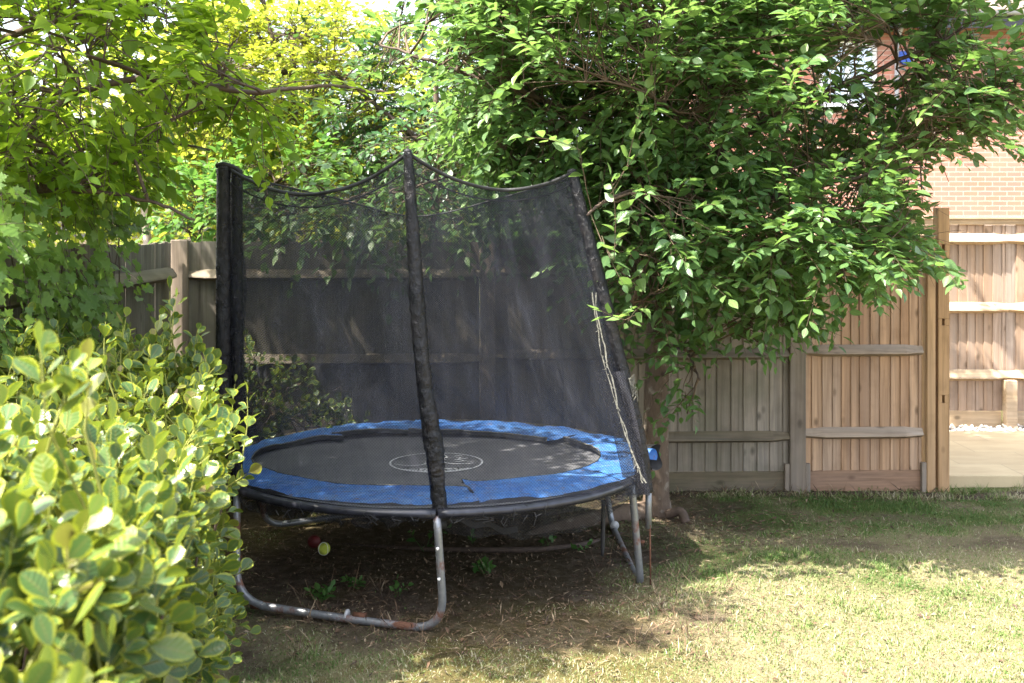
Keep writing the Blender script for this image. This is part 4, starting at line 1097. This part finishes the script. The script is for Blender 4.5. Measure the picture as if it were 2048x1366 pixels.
for k in range(74):                                            # ragged right-hand edge of sprays
    y_ = t.rg.uniform(60, 550); x_ = np.interp(y_, *XM) - t.rg.uniform(60, 230); p = P(x_, y_, t.rg.uniform(5.9, 6.6))
    if not t.open_at(p, False)[0]: continue
    a = t.nearest(p); mm = (a + p) / 2 + V(0, 0, -.03); tube(t.twig, [a, mm, p], [.005, .004, .0026], 4, cap=False)
    d_ = V(1, t.rg.normal(0, .3), t.rg.normal(.12, .22)); t.shoot(p, d_, t.rg.uniform(.28, .48), t.rg.integers(8, 13), .092, .16, (.2, .8), 1.)
    t.shoot((mm + p) / 2, nrm(d_) + V(0, t.rg.normal(0, .5), t.rg.normal(0, .5)), .26, 8, .088, .16, (.2, .8), 1.)
t.cloud(P(1170, 90, 7.4), (px(170, 7.4), .3, px(130, 7.4)), 14, 190, .36, 11, .10, 0., 1.5, .0, 13, tone=(.1, .7))
t.cloud(P(1330, 150, 7.6), (px(420, 7.6), .5, px(330, 7.6)), 30, 400, .38, 11, .10, .40, 1.5, .2, 12, tone=(0., .5))
for p, d, L, n_ in ((P(1228, 520, 5.3), V(-.05, -.1, 1), .42, 11), (P(1250, 640, 5.4), V(-.5, -.3, .25), .16, 6), (P(1310, 210, 5.5), V(.12, -.1, 1), .55, 14), (P(1255, 330, 5.5), V(.25, 0, 1), .4, 10), (P(1080, 130, 5.7), V(-.2, 0, 1), .5, 12), (P(1130, 60, 5.6), V(.1, 0, 1), .5, 12), (P(1560, 250, 5.7), V(.3, 0, 1), .4, 10), (P(1480, 240, 5.8), V(.75, 0, .8), .5, 11), (P(1600, 110, 5.8), V(.8, 0, .45), .6, 12), (P(1710, 420, 5.9), V(.7, 0, .6), .5, 11), (P(1890, 90, 6.0), V(.9, 0, .35), .55, 12), (P(1760, 535, 6.1), V(1, 0, .02), .42, 11), (P(1160, 300, 5.4), V(-.6, -.2, .15), .3, 9), (P(1000, 420, 7.05), V(-.7, 0, -.6), .4, 9), (P(560, 470, 7.2), V(-.6, 0, -.3), .35, 9), (P(620, 470, 7.2), V(-.3, 0, -.8), .35, 9), (P(730, 480, 7.2), V(.5, 0, -.6), .4, 9), (P(700, 440, 7.2), V(0, 0, -1), .35, 9)):
    a = t.nearest(p); tube(t.twig, [a, (a + p) / 2 + V(0, 0, -.03), p], [.003, .0026, .0022], 4, cap=False)
    t.shoot((a + p) / 2, p - a, .25, 7, .09, .1, (.2, .9), 1.)
    t.shoot(p, d, L, n_, .10, .05, (.6, 1.), .6)
t.crown(T_OV, M['lf_main'], mt_); t.wood.build('branches', M['branch'], mt_, True); t.twig.build('twigs', M['twig'], mt_, True)
q = MB(); tube(q, spline([B0 + V(-.05, -.02, .03), B0 + V(-.28, -.16, .035), B0 + V(-.48, -.30, .035), B0 + V(-.75, -.42, .0), B0 + V(-.9, -.5, -.05)], 30), np.linspace(.07, .025, 30), 10, ripple=lambda i, a: 1 + .2 * (fbm(np.stack([np.cos(a), np.sin(a), i * .4], -1), 25, 2) - .5)); q.build('surface_root', M['bark'], mt_, True)
q = MB(); tube(q, spline([B0 + V(-.1, -.3, -.01), B0 + V(-.6, -.75, .012), B0 + V(-1.2, -.8, .012), B0 + V(-1.9, -.6, -.02)], 40), np.linspace(.022, .012, 40), 7); tube(q, spline([B0 + V(.05, -.12, .03), B0 + V(.13, -.16, .06), B0 + V(.16, -.2, .0)], 14), .03, 7); q.build('surface_root', M['branch'], mt_, True)

# left tree: yellow-green, backlit, overhanging the side fence
LB = V(-3.15, 4.9, 0)
lt = empty('broadleaf_tree', LB); tag(lt, 'yellow green tree reaching in from beyond the left fence', 'tree')
t = Tree(202)
t.thin = ((P(590, 50, 4.7), .25, .9), (P(440, 345, 4.6), .14, .9), (P(420, 420, 4.6), .2, .7), (P(300, 440, 4.6), .1, .7), (P(380, 300, 4.7), .12, .5), (P(200, 170, 4.7), .1, .6), (P(270, 530, 4.7), .22, .95), (P(330, 560, 4.7), .2, .95))
tk = MB(); c = spline([LB + V(0, 0, -.08), LB + V(.03, 0, .5), LB + V(.02, .02, 1.5), LB + V(.10, 0, 2.6), LB + V(.2, 0, 4.0), LB + V(.3, .1, 5.2)], 40); tube(tk, c, np.linspace(.13, .03, 40), 14, ripple=lambda i, a: 1 + .12 * (fbm(np.stack([np.cos(a), np.sin(a), i * .4], -1), 35, 2) - .5)); tk.build('trunk', M['bark'], lt, True)
t.nodes += list(c[12:])
for pts, r0 in ((W((-250, 380, 5.0), (0, 300, 4.8), (150, 190, 4.6), (330, 160, 4.6), (500, 185, 4.6), (640, 170, 4.6), (790, 190, 4.6)), .022),
    (W((-250, 200, 5.0), (50, 60, 4.8), (200, 20, 4.6), (400, -40, 4.5)), .025), (W((-250, 420, 5.0), (-20, 400, 4.6), (120, 380, 4.5), (290, 400, 4.5), (390, 440, 4.5)), .016),
    (W((-250, 300, 5.0), (60, 230, 5.3), (260, 270, 5.4), (420, 300, 5.4)), .018), (W((-200, 100, 5.0), (100, -200, 4.6), (300, -350, 4.6), (420, -420, 4.8)), .03),
    (W((-200, 0, 5.0), (200, -350, 5.6), (500, -500, 6.0)), .028), (W((-200, 50, 5.0), (50, -200, 6.0), (300, -280, 6.9)), .025)): t.limb(pts, r0, .005, 30)  # last limb is out of view, added to carry the shading leaf clump
t.cloud(P(160, 120, 4.7), (px(290, 4.7), .8, px(200, 4.7)), 40, 360, .28, 10, .076, .42, 2.2, .4, 21, tone=(.0, .9), up=-.1, droop=.3)
t.cloud(P(110, 330, 4.65), (px(190, 4.65), .5, px(60, 4.65)), 20, 120, .24, 9, .078, .40, 2.2, .3, 22, tone=(.0, .8), up=-.05, droop=.2)
t.cloud(P(450, 150, 4.7), (px(130, 4.7), .4, px(110, 4.7)), 12, 64, .24, 9, .076, .42, 2.2, .3, 23, tone=(.2, 1.), droop=.25)
t.cloud(P(-20, 340, 5.2), (px(150, 5.2), .5, px(100, 5.2)), 14, 110, .30, 9, .08, .36, 2., .3, 24, tone=(0., .6))
t.cloud(P(-130, -330, 4.8), (px(520, 4.8), 1.1, px(230, 4.8)), 40, 400, .45, 12, .115, .40, 1.1, .3, 25, tone=(0., .8))
t.cloud(P(240, -260, 6.9), (.75, .5, .3), 16, 120, .4, 11, .11, .36, 1.4, .2, 27, tone=(0., .8))  # unseen clump added overhead to keep sun off the left back fence rails
t.cloud(P(80, 220, 5.6), (px(280, 5.6), .35, px(220, 5.6)), 20, 130, .32, 9, .08, .42, 2.0, .2, 26, tone=(.3, 1.), up=0)
for p, d, L in ((P(640, 172, 4.6), V(1, 0, -.02), .34), (P(560, 170, 4.6), V(1, 0, .1), .3), (P(370, 350, 4.5), V(1, -.1, .02), .22), (P(390, 440, 4.5), V(.8, 0, -.3), .2), (P(190, 470, 4.6), V(.5, 0, -.6), .25), (P(240, 440, 4.5), V(.6, 0, -.8), .25)):
    t.shoot(p, d, L, 9, .078, .1, (.5, 1.), .8)
t.crown(T_OV, M['lf_left'], lt); t.wood.build('branches', M['branch'], lt, True); t.twig.build('twigs', M['branch'], lt, True)

# golden small-leaved tree and others beyond the back fence
def bg_tree(name, base, label, mat, T, clouds, limbs, seed, trunk_r=.08, wood='branch', trunkmat='bark', cat='tree'):
    r_ = empty(name, base); tag(r_, label, cat); t = Tree(seed); t.nodes = []
    tk = MB(); top = np.asarray(limbs[0][-1]); c = spline(limbs[0], 24); tube(tk, c, np.linspace(trunk_r, trunk_r * .35, 24), 10); tk.build('trunk', M[trunkmat], r_, True)
    t.nodes += list(c[6:])
    for l in limbs[1:]: t.limb(l, trunk_r * .4, .006, 18)
    for a, k in clouds: t.cloud(*a, **k)
    t.crown(T, M[mat], r_); t.twig.build('twigs', M[wood], r_, True)
    if len(limbs) > 1: t.wood.build('branches', M[wood], r_, True)
    return r_
b = P(560, 0, 9.8) * V(1, 1, 0)
bg_tree('golden_tree', b, 'bright golden green tree with yellow catkins beyond the back fence', 'lf_gold', T_SM,
    [((P(590, 190, 9.6), (px(250, 9.6), .9, px(190, 9.6)), 40, 760, .34, 13, .062), dict(gap=.38, gs=1.5, shell=.3, seed=31, tone=(.1, .9), droop=.35)),
     ((P(420, 210, 9.9), (px(260, 9.9), .8, px(190, 9.9)), 24, 420, .36, 12, .07), dict(gap=.40, gs=1.5, shell=.3, seed=32, tone=(.2, 1.), droop=.3)),
     ((P(520, 40, 9.8), (px(90, 9.8), .6, px(110, 9.8)), 10, 90, .3, 12, .06), dict(gap=.42, gs=1.8, shell=.2, seed=33, tone=(.1, .8))),
     ((P(700, 330, 9.2), (px(200, 9.2), .5, px(90, 9.2)), 16, 240, .3, 12, .06), dict(gap=.36, gs=1.5, shell=.2, seed=34, tone=(0., .7)))],
    [[b, b + V(.05, 0, 1.2), b + V(.1, 0, 2.4), b + V(.1, .1, 3.6)], W((560, 230, 9.8), (470, 190, 9.6), (380, 200, 9.5)), W((560, 200, 9.8), (650, 260, 9.5), (760, 250, 9.3)), W((570, 150, 9.8), (540, 60, 9.8), (520, -40, 9.8))], 303)
# glossy shrub tree to its right
b = P(860, 0, 9.0) * V(1, 1, 0)
bg_tree('evergreen_shrub', b, 'glossy dark leaved shrub beyond the fence between golden and broad trees', 'lf_glossy', T_NR,
    [((P(850, 230, 8.9), (px(165, 8.9), .6, px(190, 8.9)), 30, 460, .30, 11, .082), dict(gap=.38, gs=1.7, shell=.4, seed=41, tone=(0., 1.), droop=.45, flat=.6)),
     ((P(640, 130, 9.1), (px(80, 9.1), .4, px(90, 9.1)), 5, 22, .30, 10, .08), dict(gap=.4, gs=1.7, shell=.2, seed=42, tone=(.2, 1.)))],
    [[b, b + V(0, 0, 1.0), b + V(.05, 0, 2.2), b + V(.05, 0, 3.1)], W((860, 300, 9.0), (740, 200, 9.0), (650, 130, 9.1)), W((865, 250, 9.0), (930, 150, 9.0))], 304, .06, cat='shrub')
# big-leaved bush and pale trunk behind the corner post
b = P(395, 0, 8.6) * V(1, 1, 0)
bg_tree('leafy_bush', b, 'bright green large leaved bush just over the fence corner', 'lf_mid', T_OV,
    [((P(420, 420, 8.5), (px(110, 8.5), .4, px(75, 8.5)), 12, 130, .26, 8, .095), dict(gap=.3, gs=1.7, shell=.3, seed=51, tone=(.1, 1.), droop=.3)),
     ((P(560, 350, 8.6), (px(120, 8.6), .4, px(80, 8.6)), 12, 110, .26, 8, .09), dict(gap=.34, gs=1.7, shell=.3, seed=52, tone=(.1, 1.)))],
    [[b, b + V(0, 0, .9), b + V(.03, 0, 1.7)], W((395, 460, 8.6), (480, 400, 8.6), (560, 360, 8.6))], 305, .04, cat='bush')
b = P(296, 0, 9.6) * V(1, 1, 0)
bg_tree('pale_trunk_tree', b, 'tree with a pale bare trunk showing over the side fence', 'lf_gold', T_SM,
    [((P(180, 260, 10.2), (px(330, 10.2), .8, px(170, 10.2)), 26, 460, .4, 12, .085), dict(gap=.42, gs=1.3, shell=.2, seed=61, tone=(.2, 1.), droop=.3))],
    [[b, b + V(.02, 0, 1.3), b + V(-.03, 0, 2.2), b + V(.08, 0, 3.4)], W((298, 330, 9.6), (200, 260, 9.8), (90, 240, 10.)), W((298, 300, 9.6), (350, 220, 9.9))], 306, .055, trunkmat='pale_bark')
# far garden trees
far = [(-4.6, 17.5, 3.6, 1.5, 'lf_gold', 'rounded yellow green tree far beyond the left fence'), (-1.6, 21., 3.9, 1.6, 'lf_mid', 'mid green rounded tree far behind the golden tree'),
       (-2.7, 14.2, 4.6, 2.1, 'lf_gold', 'tall golden green tree right behind the yellow catkin tree'),
       (.9, 18.5, 3.3, 1.7, 'lf_mid', 'mid green tree far behind the broad dark tree'), (-8.2, 22., 4.6, 2.0, 'lf_gold', 'pale yellow green tree farthest to the left')]
for k, (x, y, h, w_, mat, lab) in enumerate(far):
    b = V(x, y, 0)
    bg_tree('garden_tree', b, lab, mat, T_SM, [((V(x, y, h * .62), (w_, w_ * .8, h * .42), 30, 520, .6, 12, .15), dict(gap=.36, gs=.9, shell=.5, seed=70 + k, tone=(0., 1.)))],
            [[b, b + V(0, 0, h * .3), b + V(.1, 0, h * .6), b + V(.1, 0, h * .85)]], 400 + k, .12)['group'] = 'far garden trees'

# variegated hedge in the foreground
hb = V(-1.15, 2.7, 0)
vs = empty('variegated_shrub', hb); tag(vs, 'large yellow edged green shrub filling the left foreground', 'shrub')
t = Tree(505); rg = t.rg
def hedge_r(y): return np.interp(y, [.9, 1.4, 2.0, 2.6, 3.3, 3.9, 4.4, 4.8], [-.42, -.50, -.60, -.70, -.80, -.94, -1.14, -1.4])
def hedge_z(x, y):
    d_ = hedge_r(y) - x
    return np.interp(y, [.9, 1.4, 1.9, 2.6, 3.3, 4.0, 4.4, 4.9], [1.14, 1.25, 1.37, 1.30, 1.25, 1.34, 1.44, 1.30]) * np.interp(d_, [0, .10, .25, .6], [.74, .88, .97, 1.0])
for k in range(46):
    y = rg.uniform(1.0, 4.6); x = hedge_r(y) - rg.uniform(.15, .7)
    p1 = V(hedge_r(y) - rg.uniform(.02, .5), y + rg.normal(0, .1), 0); p1[2] = hedge_z(p1[0], p1[1]) * rg.uniform(.6, .9)
    t.limb([V(x, y, -.03), V((x + p1[0]) / 2 - .05, (y + p1[1]) / 2, p1[2] * .5), p1], .011, .004, 12, 6)
nd = np.array(t.nodes)
def hedge_shoot(p, outd, L, n_, size):
    k = np.argsort(((nd - p) ** 2).sum(1))[:3]; a = nd[rg.choice(k)]
    mm = (a + p) / 2 - V(0, 0, .02)
    tube(t.twig, [a, mm, p], [.0045, .0035, .003], 4, rg.random(), cap=False)
    t.shoot(p, outd, L, n_, size, -.05, (0., .8), .8, .0028, 5, .75, True)
for k in range(780):                                          # right-hand face
    y = 1.0 + 3.7 * rg.random() ** .9; z = rg.uniform(.02, 1.0) ** .8
    zt = hedge_z(hedge_r(y) - .1, y); z *= zt
    bul = .07 * (fbm(V(y * 2.2, z * 2.2, 1.), 91, 2) - .5) * 2
    x = hedge_r(y) - .16 + bul - .10 * max(0, z / zt - .75) * 4 * .25 - rg.random() ** 2 * .22
    hedge_shoot(V(x, y, z), V(.75, -.35, .65) + rg.normal(0, .35, 3), rg.uniform(.09, .18), rg.integers(5, 9), np.interp(y, [1.2, 2.4, 3.6], [.084, .074, .062]))
for k in range(660):                                           # top and near shoulder
    y = 1.05 + 3.6 * rg.random(); x = hedge_r(y) - .1 - rg.random() ** 1.2 * (.95 + .25 * y * .3)
    z = hedge_z(x, y) - .12 + .09 * (fbm(V(x * 3, y * 3, 5.), 92, 2) - .5) * 2 - rg.random() ** 2 * .15
    hedge_shoot(V(x, y, z), V(.15, -.2, 1) + rg.normal(0, .35, 3), rg.uniform(.10, .2), rg.integers(5, 9), np.interp(y, [1.2, 2.4, 3.6], [.088, .076, .064]))
for p, L in ((P(330, 730, 4.25), .24), (P(345, 700, 4.3), .22), (P(352, 740, 4.3), .22), (P(300, 740, 4.2), .2), (P(320, 780, 4.2), .2), (P(375, 770, 4.3), .2), (P(390, 740, 4.35), .16), (P(240, 760, 4.1), .22), (P(210, 740, 3.8), .16), (P(90, 840, 1.95), .12), (P(110, 850, 2.0), .10), (P(170, 860, 2.2), .12), (P(460, 900, 4.2), .24), (P(485, 910, 4.0), .2), (P(420, 800, 4.3), .2)):
    hedge_shoot(p, V(.12, 0, 1) + rg.normal(0, .12, 3), L, 9, .06)
t.crown(T_RD, M['lf_var'], vs, 'foliage'); t.wood.build('stems', M['branch'], vs, True); t.twig.build('twigs', plain('green_stem', (.26, .27, .06), .6, 0, .3, 30.), vs, True)

# smaller variegated shrub between trampoline and fence
b = V(-1.62, 7.08, 0)
vs2 = empty('variegated_shrub', b); tag(vs2, 'small dull variegated shrub seen through the net by the fence', 'shrub')
t = Tree(506); rg = t.rg
for k in range(9): t.limb([b, b + V(rg.uniform(-.3, .4), rg.uniform(-.1, .1), .4), b + V(rg.uniform(-.3, .55), rg.uniform(-.15, .15), rg.uniform(.55, .95))], .008, .003, 10, 5)
nd = np.array(t.nodes)
for k in range(150):
    x = rg.uniform(-.35, .62); zt = np.interp(x, [-.35, 0, .15, .35, .62], [1.0, 1.0, .95, .72, .55]); p = b + V(x, rg.uniform(-.22, .15), rg.uniform(.15, zt))
    a = nd[np.argmin(((nd - p) ** 2).sum(1))]; tube(t.twig, [a, (a + p) / 2, p], .003, 4, cap=False)
    t.shoot(p, V(.3, -.4, .7) + rg.normal(0, .4, 3), rg.uniform(.1, .18), 7, .062, 0, (0., .6), .8, .0028, 5, .75, True)
t.crown(T_RD, M['lf_var'], vs2, 'foliage'); t.wood.build('stems', M['branch'], vs2, True); t.twig.build('twigs', M['twig'], vs2, True)

# ivy on the side fence
b = V(-2.1, 4.9, 0)
iv = empty('ivy', b); tag(iv, 'thick green ivy climbing over the left side fence', 'ivy')
t = Tree(507); rg = t.rg
def fence_x(y): return np.interp(y, [2.2, 7.42], [-2.02, A3[0]])
for k in range(26):
    y0 = rg.uniform(3.4, 6.0); pts = [V(fence_x(y0) + .05, y0, 0)]
    for j in range(5): pts.append(V(fence_x(pts[-1][1]) + rg.uniform(.03, .12), pts[-1][1] + rg.normal(0, .12), pts[-1][2] + rg.uniform(.28, .42)))
    t.limb(pts, .007, .003, 20, 5)
nv_ = 0
while nv_ < 520:
    y = rg.uniform(3.3, 6.15); z = rg.uniform(.1, 2.05)
    dens = sstep(5.75, 5.2, y + .35 * (fbm(V(y, z * 2, 0.), 95, 2) - .5) * 2 + .25 * (z < .9))
    if rg.random() > dens: continue
    th = .26 * fbm(V(y * 2.2, z * 2.2, 3.), 96, 2) + (.1 if z > 1.5 else 0)
    p = V(fence_x(y) + .03 + th * rg.random() ** .5, y, z)
    n_ = rg.integers(5, 9); d = nrm(V(.35, rg.normal(0, .6), -.35 + rg.normal(0, .5)))
    t.shoot(p, d, rg.uniform(.12, .24), n_, .068, .3, (0., 1.), 1., .002, 5, .5, False, nrm(V(.8, -.35, .5)))
    nv_ += 1
t.crown(T_IV, M['lf_ivy'], iv, 'foliage'); t.wood.build('vines', M['branch'], iv, True); t.twig.build('twigs', M['branch'], iv, True)

# weeds and seedlings in the bare soil
M['lf_weed'] = leaf_mat('leaf_weed', [(.045, .12, .025), (.07, .16, .035), (.11, .21, .05)], (.16, .34, .05), .35, .5, .3)
weeds = [(640, 1205, .10, 'bushy bright green weed just behind the front floor bar of the trampoline', 16, .045), (712, 1180, .08, 'low spreading weed to the right of the bushy one under the trampoline', 14, .04),
         (795, 1195, .09, 'thin reddish weed beside the front bar under the trampoline', 9, .035), (965, 1145, .08, 'dark grassy weed in open soil right of the front leg', 15, .045),
         (1085, 1100, .10, 'young ivy seedling beside the surface root', 7, .05), (1165, 1110, .07, 'tiny pale seedling near the slanted leg bar', 4, .04), (945, 1085, .10, 'upright weed below the torn net skirt', 8, .04), (850, 1100, .22, 'tall dark weed in deep shade behind the front leg', 9, .055)]
for k, (wx, wy, h, lab, nl, sz) in enumerate(weeds):
    d_ = EYE * F / (wy - HOR); p = P(wx, wy, d_); p[2] = gz(np.array([p[0]]), np.array([p[1]]))[0]
    t = Tree(600 + k); rg = t.rg
    for j in range(max(2, nl // 3)):
        a = rg.uniform(0, 6.28); t.shoot(p + V(.01 * math.cos(a), .01 * math.sin(a), 0), V(math.cos(a) * .6, math.sin(a) * .6, 1.1), h * rg.uniform(.7, 1.2), max(4, nl // 2), sz, .3, (0., 1.), .9, .0018, 5, .6, True)
    mb = MB(); leaves(mb, T_SM if k != 4 else T_IV, np.concatenate(t.P), np.concatenate(t.D), np.concatenate(t.Nn), np.concatenate(t.S), np.concatenate(t.Rn), rg)
    wd = empty('weed', p); tag(wd, lab, 'weed', 'weeds under the trampoline')
    mb.build('leaves', M['lf_weed'], wd, True); t.twig.build('stem', M['lf_weed'], wd)
